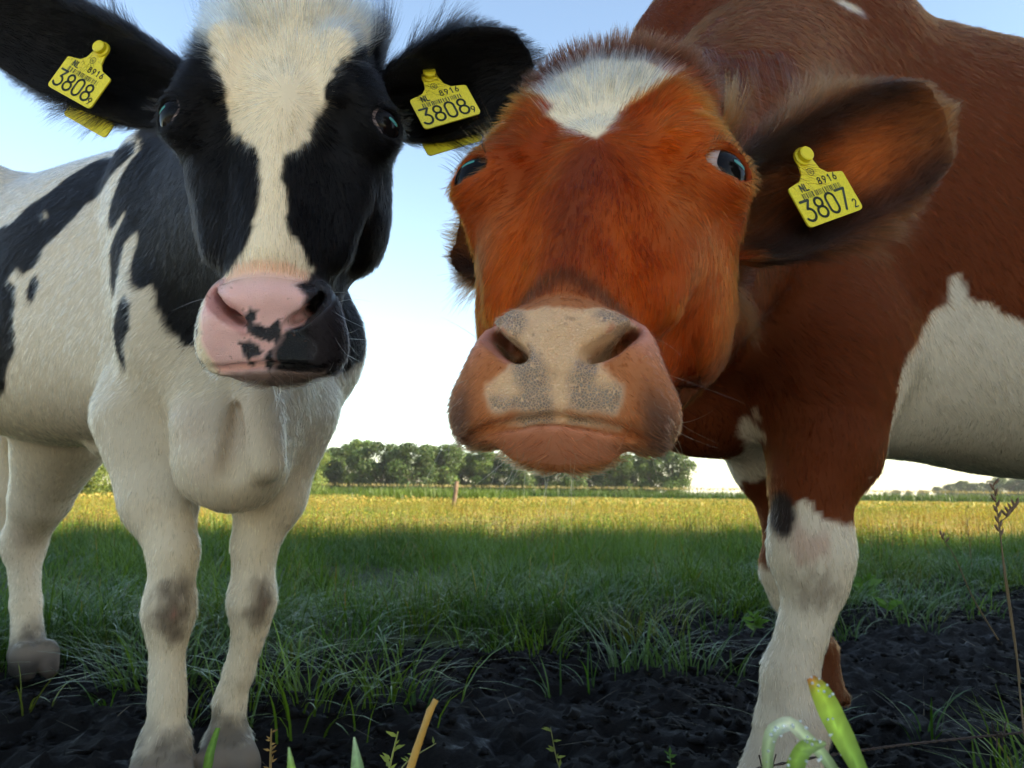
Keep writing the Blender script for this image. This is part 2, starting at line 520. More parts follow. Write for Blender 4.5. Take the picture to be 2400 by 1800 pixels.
# straw and dead stems trodden into the mud
n = 900
x, y = rng.uniform(-2.2, 3.0, n), rng.uniform(1.3, 4.6, n)
k = rng.random(n) < mud_mask(x, y); x, y = x[k], y[k]; n = len(x)
V, F, cc = blades(np.stack([x, y, ground_z(x, y) + .012], 1), rng.uniform(.010, .028, n), rng.uniform(.0015, .0035, n), rng.uniform(0, 6.28, n), rng.uniform(2.0, 4.5, n), rng.uniform(0, .5, n), np.tile([.075, .055, .028], (n, 1)) * np.exp(rng.normal(0, .5, (n, 1))))
tag(mesh_obj('trodden_straw', V, F, grass_mat, cols=np.clip(cc, 0, 1)), 'bits of trodden straw and dead stems on the mud', 'straw', kind='stuff')
# weeds with golden and reddish leaves standing in the field
def weed_mass(name, label, n, y0, y1, hr, seed, cols, size, spread=.78):
    x, y = fan_points(n * 3, y0, y1, spread, .6)
    P = np.stack([x, y, x * 0], 1)
    keep = rng.random(len(x)) < np.clip(fbm(P, .55, 3, seed) * 1.8 + .35, 0, 1)
    P = P[keep][:n]; k = len(P); P[:, 2] = ground_z(P[:, 0], P[:, 1])
    H = rng.uniform(*hr, k)
    m = 9
    s = rng.uniform(.35, 1.0, (k, m))
    c = P[:, None] + np.stack([rng.normal(0, .045, (k, m)), rng.normal(0, .045, (k, m)), s * H[:, None]], -1)
    c = c.reshape(-1, 3); q = len(c)
    a, e = rng.uniform(0, 2 * math.pi, q), rng.uniform(-.6, 1.1, q)
    d = np.stack([np.cos(a) * np.cos(e), np.sin(a) * np.cos(e), np.sin(e)], 1)
    sd = unit(np.cross(d, rng.normal(0, 1, (q, 3))))
    l, w = rng.uniform(*size, q)[:, None], rng.uniform(.28, .45, q)[:, None]
    V = np.stack([c, c + d * l * .5 + sd * l * w * .5, c + d * l, c + d * l * .5 - sd * l * w * .5], 1).reshape(-1, 3)
    F = np.arange(q * 4).reshape(-1, 4)
    pick = np.array(cols)[rng.choice(len(cols), q, p=[.30, .15, .27, .28])]
    pick = pick * np.exp(rng.normal(0, .25, (q, 1)))
    # stems
    Vs, Fs, cs = blades(P, H * 1.05, np.full(k, .006), rng.uniform(0, 6.28, k), np.abs(rng.normal(0, .1, k)), rng.uniform(0, .12, k), np.tile([.16, .10, .035], (k, 1)))
    o = mesh_obj(name, np.concatenate([V, Vs]), [np.concatenate([F, Fs[0] + len(V)]), Fs[1] + len(V)], grass_mat, cols=np.clip(np.concatenate([np.repeat(pick, 4, 0), cs]), 0, 1), smooth=False)
    return tag(o, label, 'weeds', kind='stuff')
GOLD = [(.36, .30, .06), (.31, .17, .035), (.24, .29, .045), (.10, .18, .03)]
weed_mass('field_weeds', 'golden and rust coloured weeds in the sunlit field', 14000, 6.8, 26, (.15, .32), 300, GOLD, (.012, .032))
weed_mass('far_weeds', 'pale weeds scattered over the far field', 7000, 24, 80, (.16, .30), 310, [(.36, .28, .09), (.32, .21, .06), (.26, .26, .07), (.11, .16, .04)], (.06, .14))

# maize along the far side of the field
n = 16000
x = rng.uniform(-75, 190, n); y = rng.uniform(138, 143, n)
P = np.stack([x, y, x * 0], 1)
V, F, cc = blades(P, rng.uniform(1.2, 2.0, n), rng.uniform(.10, .2, n), rng.uniform(0, 6.28, n), np.abs(rng.normal(0, .25, n)), rng.uniform(.1, .6, n), np.tile([.045, .105, .022], (n, 1)) * np.exp(rng.normal(0, .2, (n, 1))), np.tile([.085, .13, .03], (n, 1)))
n2 = 3500
P2 = np.stack([rng.uniform(-75, 190, n2), rng.uniform(138, 143, n2), rng.uniform(1.5, 1.75, n2)], 1)
V2, F2, c2 = blades(P2, rng.uniform(.3, .55, n2), rng.uniform(.10, .2, n2), rng.uniform(0, 6.28, n2), np.abs(rng.normal(0, .25, n2)), rng.uniform(.1, .5, n2), np.tile([.26, .22, .10], (n2, 1)))
mz_ = mesh_obj('maize_crop', np.concatenate([V, V2]), [np.concatenate([F[0], F2[0] + len(V)]), np.concatenate([F[1], F2[1] + len(V)])], grass_mat, cols=np.concatenate([cc, c2]))
tag(mz_, 'green maize crop with tan tassels across the far field edge', 'maize', kind='stuff')

# ---------------------------------------------------------------- trees
bark, t, b, o = material('bark')
nz = N(t, 'ShaderNodeTexNoise', i_Scale=6.0, i_Detail=6.0)
t.links.new(ramp(t, nz.outputs['Fac'], [(.3, (.045, .035, .025)), (.7, (.12, .095, .07))]), b.inputs['Base Color'])
b.inputs['Roughness'].default_value = .9

def tube(pts, rad, n=8):
    pts = np.asarray(pts, float); k = len(pts)
    tg = unit(np.gradient(pts, axis=0)); ref = np.array([.31, .17, .93])
    a = unit(np.cross(tg, ref)); b_ = np.cross(tg, a)
    th = np.linspace(0, 2 * math.pi, n, endpoint=False)
    V = pts[:, None] + np.asarray(rad)[:, None, None] * (np.cos(th)[None, :, None] * a[:, None] + np.sin(th)[None, :, None] * b_[:, None])
    F = np.array([[i * n + j, i * n + (j + 1) % n, (i + 1) * n + (j + 1) % n, (i + 1) * n + j] for i in range(k - 1) for j in range(n)])
    return V.reshape(-1, 3), F

def merge(parts):
    Vs, Fs, o = [], [], 0
    for V, F in parts: Vs.append(V); Fs.append(F + o); o += len(V)
    return np.concatenate(Vs), np.concatenate(Fs)

def tree_meshes(seed, h, rx, trunk_h, lobes, leaves, leaf, col, base=.22):
    r_ = np.random.default_rng(seed)
    top = trunk_h
    parts = [tube([(0, 0, -.3), (.03 * h * r_.normal(), .02 * h, trunk_h * .5), (0, 0, trunk_h), (0, 0, h * .8)], [.030 * h, .024 * h, .018 * h, .004 * h])]
    cen = []
    for i in range(lobes):
        th, q = r_.uniform(0, 2 * math.pi), math.sqrt(r_.random())
        zz = r_.uniform(base, .96)
        env = math.sin(math.pi * min(max((zz - base * .4) / (1.08 - base * .4), 0), 1)) ** .6
        c = np.array([math.cos(th) * q * rx * env * .82, math.sin(th) * q * rx * env * .82, zz * h])
        rr = rx * r_.uniform(.24, .42) * (1 - .35 * max(zz - .6, 0))
        c[2] = min(c[2], h - rr * .7)
        cen.append((c, rr))
        if i < 9:
            parts.append(tube([(0, 0, trunk_h * r_.uniform(.6, 1.1)), c * [.5, .5, .75], c], [.012 * h, .008 * h, .003 * h], 6))
    tv, tf = merge(parts)
    wts = np.array([q[1] ** 2 for q in cen]); wts /= wts.sum()
    li = r_.choice(len(cen), leaves, p=wts)
    C_ = np.array([cen[i][0] for i in li]); RR = np.array([cen[i][1] for i in li])
    d = unit(r_.normal(0, 1, (leaves, 3))); d[:, 2] = np.abs(d[:, 2]) * np.where(r_.random(leaves) < .72, 1, -1)
    rad = RR * (1 - .45 * r_.random(leaves) ** 2.2) * np.exp(r_.normal(0, .10, leaves))
    c = C_ + d * rad[:, None] * [1, 1, .85]
    nrm = unit(d + r_.normal(0, .75, (leaves, 3)))
    a = unit(np.cross(nrm, r_.normal(0, 1, (leaves, 3)))); b_ = np.cross(nrm, a)
    l = leaf * r_.uniform(.6, 1.3, leaves)[:, None]
    V = np.stack([c - a * l * .5, c + b_ * l * .32, c + a * l * .5, c - b_ * l * .32], 1).reshape(-1, 3)
    lob = np.exp(r_.normal(0, .22, len(cen)))[li]
    cols = np.asarray(col)[None] * (lob * np.exp(r_.normal(0, .28, leaves)))[:, None] * (1 + np.array([.25, .05, -.1])[None] * r_.normal(0, .6, (leaves, 1)))
    return (tv, tf), (V, np.arange(leaves * 4).reshape(-1, 4)), np.repeat(np.clip(cols, .004, .5), 4, 0)

TREE_KINDS = {}
def tree(kind, loc, sc, rot, label, group=None, name='tree', params=None, zsc=1.0):
    if kind not in TREE_KINDS:
        (tv, tf), (lv, lf), lc = tree_meshes(**params)
        a = mesh_obj('trunk', tv, tf, bark); c = mesh_obj('crown', lv, lf, leaf_mat, cols=lc, smooth=False)
        TREE_KINDS[kind] = (a.data, c.data)
        bpy.data.objects.remove(a); bpy.data.objects.remove(c)
    root = empty(name, loc); root.rotation_euler = (0, 0, rot); root.scale = (sc, sc, sc * zsc)
    for nm, d in zip(('trunk', 'crown'), TREE_KINDS[kind]):
        o = bpy.data.objects.new(nm, d); C.objects.link(o); o.parent = root
    return tag(root, label, 'tree', group)

KP = {'round': dict(seed=1, h=12, rx=5.4, trunk_h=2.2, lobes=34, leaves=11000, leaf=.50, col=(.052, .090, .024), base=.06),
      'broad': dict(seed=2, h=11, rx=6.2, trunk_h=2.0, lobes=38, leaves=12000, leaf=.50, col=(.046, .082, .025), base=.05),
      'tall': dict(seed=3, h=13.5, rx=4.8, trunk_h=2.6, lobes=34, leaves=11000, leaf=.50, col=(.062, .104, .024), base=.06),
      'willow': dict(seed=4, h=8, rx=4.0, trunk_h=1.2, lobes=34, leaves=11000, leaf=.30, col=(.12, .165, .050), base=.03),
      'shrub': dict(seed=5, h=3.2, rx=2.1, trunk_h=.6, lobes=30, leaves=9000, leaf=.13, col=(.105, .145, .034), base=.02),
      'branchy': dict(seed=9, h=7.5, rx=3.6, trunk_h=1.6, lobes=34, leaves=16000, leaf=.13, col=(.050, .080, .022), base=.12),
      'shade': dict(seed=6, h=12.5, rx=4.6, trunk_h=1.6, lobes=44, leaves=15000, leaf=.42, col=(.045, .085, .022), base=.10)}
rt = np.random.default_rng(5)
# wood behind the maize
ORD = 'first second third fourth fifth sixth seventh eighth ninth tenth eleventh twelfth thirteenth fourteenth fifteenth sixteenth seventeenth eighteenth nineteenth twentieth twenty-first twenty-second twenty-third twenty-fourth'.split()
kinds = ['tall', 'round', 'broad', 'round', 'tall', 'broad', 'round', 'broad', 'tall', 'round', 'broad']
for i in range(24):
    px = 700 + i * 37.8 + rt.uniform(-7, 7)
    p = at(px, 1158, rt.uniform(180, 200)); p[2] = 0
    k = kinds[i % 11]
    s_ = {'tall': .92, 'round': .96, 'broad': 1.0}[k] * rt.uniform(.86, 1.08) * (1.0 if i < 13 else .93)
    lab = 'round crowned last tree at the right end of the far wood' if i == 23 else 'tallest tree standing out of the middle of the far wood' if i == 9 else ORD[i] + ' tree from the left in the far wood behind the maize'
    tree(k if i != 23 else 'round', p, s_ * (1.12 if i == 9 else 1), rt.uniform(0, 6.28), lab, 'trees of the far wood', params=KP[k if i != 23 else 'round'])
for px, Y, s, k in ((722, 88, .62, 'willow'), (690, 96, .72, 'willow')):
    p = at(px, 1158, Y); p[2] = 0
    tree(k, p, s, rt.uniform(0, 6.28), 'pale green willow bush between the cow leg and the far wood' if px == 722 else 'pale willow bush partly hidden behind the white foreleg', params=KP[k])
# far tree belt on the right
for i, (px, Y, s) in enumerate(((2075, 640, .55), (2100, 620, .75), (2130, 600, .62), (2165, 560, .7), (2200, 520, .82), (2235, 460, .98), (2262, 450, 1.05), (2300, 440, 1.02), (2340, 400, 1.12), (2380, 380, 1.15), (2420, 370, 1.2), (2460, 360, 1.3))):
    p = at(px, 1158, Y); p[2] = 0
    lab = ORD[i] + ' tree from the left in the hazy belt on the right horizon'
    tree(['round', 'broad'][i % 2], p, s, rt.uniform(0, 6.28), lab, 'trees of the right horizon belt', params=KP['round'], zsc=.85)
# bushes on the left, seen under the belly and behind the hind leg
for px, Y, s, k, lab in ((205, 46, 1.05, 'shrub', 'yellow green bush seen under the belly of the black and white cow'), (285, 58, 1.15, 'shrub', 'darker bush seen just left of the white foreleg'), (15, 44, 1.15, 'shrub', 'dark green bush left of the white hind leg'), (-70, 40, 1.3, 'shrub', 'bush at the left picture edge, farthest left of the bushes')):
    p = at(px, 1158, Y); p[2] = 0
    tree(k, p, s, rt.uniform(0, 6.28), lab, 'bushes on the left', name='bush', params=KP[k])
p = at(-110, 1158, 34); p[2] = 0
tree('branchy', p, .78, 1.0, 'leafy tree whose branches reach in at the left edge', params=KP['branchy'])
# trees behind the photographer that throw the shade over the mud
for i, (x, y, s) in enumerate(((8.5, -3.2, .72), (12.0, -2.6, .82), (15.5, -3.4, .80), (19.0, -2.8, .94), (22.5, -3.4, .80), (26.0, -2.6, .96), (30.0, -3.2, .82), (34.0, -2.8, .95))):
    tree('shade', (x, y, 0), s, rt.uniform(0, 6.28), 'tall tree standing behind the photographer, shading the cows', 'shade trees behind the camera', params=KP['shade'])
# ---------------------------------------------------------------- the cows: bodies
class Frame:
    """head frame: x to the picture's right, y into the head, z up the face; origin on the face between the eyes"""
    def __init__(s, O, yaw, tilt, roll, sc=1.0, zs=1.0):
        ry, rt, rr = Matrix.Rotation(R(yaw), 3, 'Z'), Matrix.Rotation(R(-tilt), 3, 'X'), Matrix.Rotation(R(roll), 3, 'Y')
        s.M = np.array(ry @ rt @ rr)          # local -> world
        s.O = np.asarray(O, float); s.sc = sc; s.zs = zs; s.ex = 0.0; s.eye = {}
    def w(s, p):
        p = np.array(p, float); p[..., 2] = np.where(p[..., 2] < 0, p[..., 2] * s.zs, p[..., 2])
        return s.O + s.sc * (p @ s.M.T)
    def v(s, d): return np.asarray(d, float) @ s.M.T
    def l(s, P):
        p = ((np.asarray(P) - s.O) @ s.M) / s.sc; p[..., 2] = np.where(p[..., 2] < 0, p[..., 2] / s.zs, p[..., 2])
        return p

HEAD = np.array([  # z, half width, front y, back y, roundness, narrowing to the back
    [.190, .066, .070, .125, 2.2, .1],
    [.168, .082, .040, .150, 2.3, .1],
    [.130, .092, .018, .175, 2.5, .1],
    [.080, .093, .006, .195, 2.7, .1],
    [.030, .091, .002, .205, 2.7, .15],
    [-.015, .088, .004, .210, 2.6, .25],
    [-.055, .079, .007, .205, 2.5, .32],
    [-.100, .068, .009, .185, 2.4, .36],
    [-.140, .059, .010, .158, 2.4, .30],
    [-.175, .051, .008, .122, 2.5, .20],
    [-.205, .050, .018, .090, 2.6, .10],
    [-.225, .044, .034, .070, 2.5, .10],
    [-.240, .032, .044, .058, 2.3, .10],
])

def pchip(xs, ys, x):
    g = np.linspace(np.min(xs), np.max(xs), 300)
    return np.interp(x, g, pchip0(xs, ys, g)).astype(np.float32)

def pchip0(xs, ys, x):
    """smooth monotone table lookup"""
    o = np.argsort(xs); xs, ys = np.asarray(xs)[o], np.asarray(ys)[o]
    h = np.diff(xs); d = np.diff(ys) / h
    m = np.zeros_like(ys); m[0], m[-1] = d[0], d[-1]
    for i in range(1, len(ys) - 1):
        m[i] = 0 if d[i - 1] * d[i] <= 0 else 2 * d[i - 1] * d[i] / (d[i - 1] + d[i])
    x = np.clip(x, xs[0], xs[-1]); i = np.clip(np.searchsorted(xs, x) - 1, 0, len(h) - 1)
    t = (x - xs[i]) / h[i]
    return ((2 * t ** 3 - 3 * t ** 2 + 1) * ys[i] + (t ** 3 - 2 * t ** 2 + t) * h[i] * m[i] + (-2 * t ** 3 + 3 * t ** 2) * ys[i + 1] + (t ** 3 - t ** 2) * h[i] * m[i + 1])

def head_volume(F, fr, tab, lip=1.0):
    sc = fr.sc
    cs = np.array([fr.w((sx * .16, y, z)) for sx in (-1, 1) for y in (-.06, .26) for z in (-.34, .24)])
    zt = tab[:, 0]
    tab = tab.copy(); tab[:, 1] += fr.ex * np.interp(zt, [-.15, -.06], [0, 1])
    def loft(X, Y, Z):
        P = fr.l(np.stack([X, Y, Z], -1))
        x, y, z = P[..., 0], P[..., 1], P[..., 2]
        w, yf, yb, n, nb = [pchip(zt, tab[:, i], z) for i in range(1, 6)]
        yc, ry = (yf + yb) / 2, (yb - yf) / 2
        t = np.clip((y - yf) / (yb - yf), 0, 1)
        we = w * (1 - nb * t)
        q = (np.abs(x / we) ** n + np.abs((y - yc) / ry) ** n) ** (1 / n)
        d = (q - 1) * np.minimum(we, ry) * 0.9
        ze = np.maximum(z - zt.max(), zt.min() - z)
        return np.maximum(d, ze) * sc
    F.custom(cs.min(0), cs.max(0), loft, k=.02 * sc)
    E = lambda c, r, k=.02, sub=False, M=None: F.ell(fr.w(c), np.array(r) * sc, (fr.M.T if M is None else M), k * sc, sub)
    K = lambda a, b, ra, rb, k=.02, sub=False, sq=None: F.cone(fr.w(a), fr.w(b), ra * sc, rb * sc, k * sc, sub, None if sq is None else (fr.v(sq[0]), sq[1]))
    E((0, .075, .145), (.062, .06, .05), .03)                     # poll
    for s in (-1, 1):
        E((s * (.078 + fr.ex), .050, .008), (.029, .044, .034), .035)        # orbit
        K((s * (.050 + fr.ex), .012, .085), (s * (.068 + fr.ex), .020, .032), .013, .016, .03)   # brow ridge
        K((s * (.046 + fr.ex * .7), .004, .066), (s * (.050 + fr.ex * .7), .004, .020), .0065, .0075, .010)
        K((s * (.060 + fr.ex), .004, -.008), (s * (.050 + fr.ex * .7), .002, -.075), .010, .006, .028, sub=True)   # hollow beside the nose
        E((s * .095, .090, .075), (.012, .045, .030), .02, sub=True)          # temple
        K((s * .068, .055, -.050), (s * .060, .050, -.12), .018, .010, .03)  # facial crest
        E((s * (.068 + fr.ex), .130, -.035), (.030, .060, .070), .03)        # cheek muscle
        K((s * .038, .155, -.06), (s * .030, .105, -.160), .028, .020, .025)   # jaw
    K((0, .014, .02), (0, .012, -.14), .020, .018, .03)            # bridge of the nose
    # --- muzzle: the pad slopes back from the nostrils to the lip
    tilt = np.array([[1, 0, 0], [0, -.844, -.536], [0, .536, -.844]])
    E((0, .046, -.192), (.050, .040, .036), .02)
    E((0, .026, -.199), (.035, .015, .038), .012, M=tilt @ fr.M.T)            # pad
    for s in (-1, 1):
        E((s * .047, .046, -.190), (.015, .036, .030), .012)       # outer wall of the nostril
        K((s * .010, .044, -.222), (s * .048 * lip, .054, -.222), .015, .018, .012)   # upper lip
        E((s * .050 * lip, .060, -.217), (.018, .028, .018), .015)   # hanging lip corner
        E((s * .050, .052, -.206), (.016, .030, .022), .015)
        K((0, .010, -.183), (s * .026, .012, -.184), .014, .0125, .010)    # upper wing of the nostril
        K((s * .026, .012, -.184), (s * .038, .017, -.181), .0125, .0095, .006)
    E((0, .064, -.237), (.041, .026, .0115), .006)                  # lower lip and chin
    return E, K

def front_y(F, fr, x, z):
    """depth of the face surface at (x, z) in the head frame"""
    ys = np.arange(-.07, .12, .001)
    P = fr.w(np.stack([np.full_like(ys, x), ys, np.full_like(ys, z)], 1))
    idx = []
    for e in range(3):
        a = F.ax[e]; i = np.clip(np.searchsorted(a, P[:, e]) - 1, 0, len(a) - 2)
        idx.append((i, (P[:, e] - a[i]) / (a[i + 1] - a[i])))
    v = 0
    for dx in (0, 1):
        for dy in (0, 1):
            for dz in (0, 1):
                w = 1
                for (i, f), d in zip(idx, (dx, dy, dz)): w = w * (f if d else 1 - f)
                v = v + w * F.F[idx[0][0] + dx, idx[1][0] + dy, idx[2][0] + dz]
    hit = np.nonzero(v < 0)[0]
    return ys[hit[0]] if len(hit) else .03

def carve(F, fr, K, path, k=.004):
    """groove along a path on the face: rows x, z, radius, depth of its centre under the surface"""
    pts = [((x, front_y(F, fr, x, z) + d, z), r) for x, z, r, d in path]
    for (a, ra), (b, rb) in zip(pts[:-1], pts[1:]): K(a, b, ra, rb, k, sub=True)

NOSTRIL = [(.0185, -.209, .0038, .001), (.023, -.206, .0055, .002), (.029, -.202, .0066, .003), (.036, -.197, .0070, .004), (.043, -.191, .0068, .003), (.0485, -.184, .0058, .002), (.050, -.175, .0042, .001), (.0475, -.166, .0020, .0)]
def nostrils(F, fr, K):
    for s in (-1, 1):
        fy = lambda x, z: front_y(F, fr, s * x, z)
        fr_y = [fy(q[0], q[1]) for q in NOSTRIL]
        deep = [((s * .030, fy(.030, -.200) + .003, -.200), (s * .031, fy(.030, -.200) + .05, -.178)), ((s * .037, fy(.037, -.195) + .003, -.195), (s * .034, fy(.037, -.195) + .045, -.178))]
        carve(F, fr, K, [(s * x, z, r, d) for x, z, r, d in NOSTRIL], .003)
        for a, b in deep: K(a, b, .0042, .005, .004, sub=True)
        for f in np.linspace(.6, 5.2, 9):                          # the slot is open along its whole length
            i = int(f); x, z = [NOSTRIL[i][e] * (1 - f + i) + NOSTRIL[i + 1][e] * (f - i) for e in (0, 1)]
            y = fr_y[i]
            K((s * x, y + .001, z), (s * (x * .6 + .012), y + .032, z + .016), .0040, .0045, .003, sub=True)
    carve(F, fr, K, [(0, -.208, .0008, .0), (0, -.226, .0014, .0)], .004)
    mouth = [(-.058, -.242, .0028), (-.046, -.2405, .0034), (-.024, -.239, .0036), (0, -.238, .0036), (.024, -.239, .0036), (.046, -.2405, .0034), (.058, -.242, .0028)]
    lips = [(x, z, r, front_y(F, fr, x, z)) for x, z, r in mouth]
    for dep, k in ((.0005, .003), (.005, .002)):
        pts = [((x, y + dep, z + dep * .6), r) for x, z, r, y in lips]
        for (a, ra), (b, rb) in zip(pts[:-1], pts[1:]): K(a, b, ra, rb, k, sub=True)

def eye_geometry(fr, s, c=(.086, .031, .002), gaze=(.64, -.77, .04)):
    c, gaze = fr.eye.get(s, (c, gaze))
    g = unit(np.array(gaze) * [s, 1, 1])
    b = unit(np.cross([0, 0, 1], g)); up = np.cross(g, b)
    return (np.array(c) + [fr.ex, 0, 0]) * [s, 1, 1], g, b, up

def eye_socket(F, fr, s, **kw):
    c, g, b, up = eye_geometry(fr, s, **kw)
    sc = fr.sc
    F.ell(fr.w(c), np.array([.0275, .0275, .0255]) * sc, np.stack([fr.v(g), fr.v(b), fr.v(up)]), .012 * sc)
    cw, gw, bw, uw = fr.w(c), fr.v(g), fr.v(b), fr.v(up)
    def cut(X, Y, Z):
        P = np.stack([X, Y, Z], -1) - cw
        a, q, r = P @ gw / sc, P @ bw / sc, P @ uw / sc
        r = r + .1 * np.abs(q) * 0
        d = (np.sqrt((q / .0185) ** 2 + ((r + .0018) / .0138) ** 2) - 1) * .0138
        return np.maximum(d, .006 - a) * sc
    m = .05 * sc
    F.custom(cw - m, cw + m, cut, .004 * sc, sub=True)

def ear_volume(F, base, tip, face, L=None, W=.052, th=.0090, cup=.030, fr=None):
    """thin cupped ear from base to tip, its opening looking along face"""
    base, tip = np.asarray(base, float), np.asarray(tip, float)
    L = np.linalg.norm(tip - base); e = (tip - base) / L
    n = unit(np.asarray(face, float) - e * np.dot(face, e)); tt = np.cross(n, e)
    prof_s = np.array([-.02, .06, .2, .4, .6, .8, .92, 1.0]); prof_w = np.array([.36, .46, .74, .96, 1.0, .84, .62, .12])
    def fn(X, Y, Z):
        P = np.stack([X, Y, Z], -1) - base
        s, t, h = P @ e / L, P @ tt, P @ n
        w = np.maximum(W * pchip(prof_s, prof_w, s), 1e-4)
        we = np.maximum(w, .5 * W)
        u = np.clip(np.abs(t) / we, 0, 1.2)
        dep = cup * pchip(np.array([0, .15, .5, 1.0]), np.array([1.3, 1.15, .85, .35]), np.clip(s, 0, 1))
        sp = np.clip(s, 0, 1)
        h0 = -dep * (1 - u ** 2) + .018 * (sp - .5) ** 2
        slope = np.minimum(2 * dep * u / we, 1.2)
        d1 = np.abs(h - h0) / np.sqrt(1 + slope ** 2) - th * (1.15 - .45 * sp)
        dw = W * (pchip(prof_s, prof_w, s + .01) - pchip(prof_s, prof_w, s - .01)) / (.02 * L)
        d2 = (np.abs(t) - w) / np.sqrt(1 + dw * dw)
        d3 = np.maximum(s - 1, -.02 - s) * L
        k = .008
        q = np.maximum(d2, d3)
        hh = np.maximum(k - np.abs(d1 - q), 0) / k
        return np.maximum(d1, q) + hh * hh * k * .25
    m = W + .03
    lo, hi = np.minimum(base, tip) - m, np.maximum(base, tip) + m
    F.custom(lo, hi, fn, k=.014)
    return dict(base=base, e=e, n=n, t=tt, L=L, W=W, cup=cup)

def torso(F, a, b, side, tab, k=.05):
    """barrel from a (chest) to b (tail head) on the ground plan; rows: t, bottom z, top z, half width, exponent"""
    a, b = np.asarray(a, float), np.asarray(b, float)
    ax = b - a; L = np.linalg.norm(ax); ax = ax / L
    sd = np.array([-ax[1], ax[0]])
    tab = np.asarray(tab, float)
    def fn(X, Y, Z):
        u = ((X - a[0]) * ax[0] + (Y - a[1]) * ax[1]) / L
        v = (X - a[0]) * sd[0] + (Y - a[1]) * sd[1]
        zb, zt, w, n = [pchip(tab[:, 0], tab[:, i], u) for i in range(1, 5)]
        zc, rz = (zb + zt) / 2, (zt - zb) / 2
        hz = (Z - zc) / rz
        we = w * (1 - .16 * np.clip(hz, -1, 1) - .04)               # wider below the middle
        q = (np.abs(v / we) ** n + np.abs(hz) ** n) ** (1 / n)
        d = (q - 1) * np.minimum(we, rz) * .85
        return np.maximum(d, np.maximum(u - tab[-1, 0], tab[0, 0] - u) * L)
    m = .6
    lo = np.array([min(a[0], b[0]) - m, min(a[1], b[1]) - m, .3]); hi = np.array([max(a[0], b[0]) + m, max(a[1], b[1]) + m, 1.7])
    F.custom(lo, hi, fn, k)

def foot(F, p, fwd, s=1.0):
    """pastern and cloven hoof under the fetlock at p"""
    p = np.asarray(p, float); f = unit(np.array([fwd[0], fwd[1], 0])); sd = np.array([-f[1], f[0], 0])
    for q in (-1, 1):
        c = np.array([p[0], p[1], 0]) + f * .055 * s + sd * q * .026 * s
        F.cone(p + sd * q * .012 * s + [0, 0, -.02], c + [0, 0, .055], .034 * s, .030 * s, .02)
        F.cone(c + [0, 0, .040], c + f * .035 + [0, 0, .012], .033 * s, .020 * s, .008)
        F.cone(c + [0, 0, .02] - f * .02, c + f * .02 + [0, 0, .02], .028 * s, .024 * s, .008)
        F.ell(p - f * .045 * s + sd * q * .018 * s + [0, 0, -.028], (.013, .013, .018), k=.012)   # dew claw
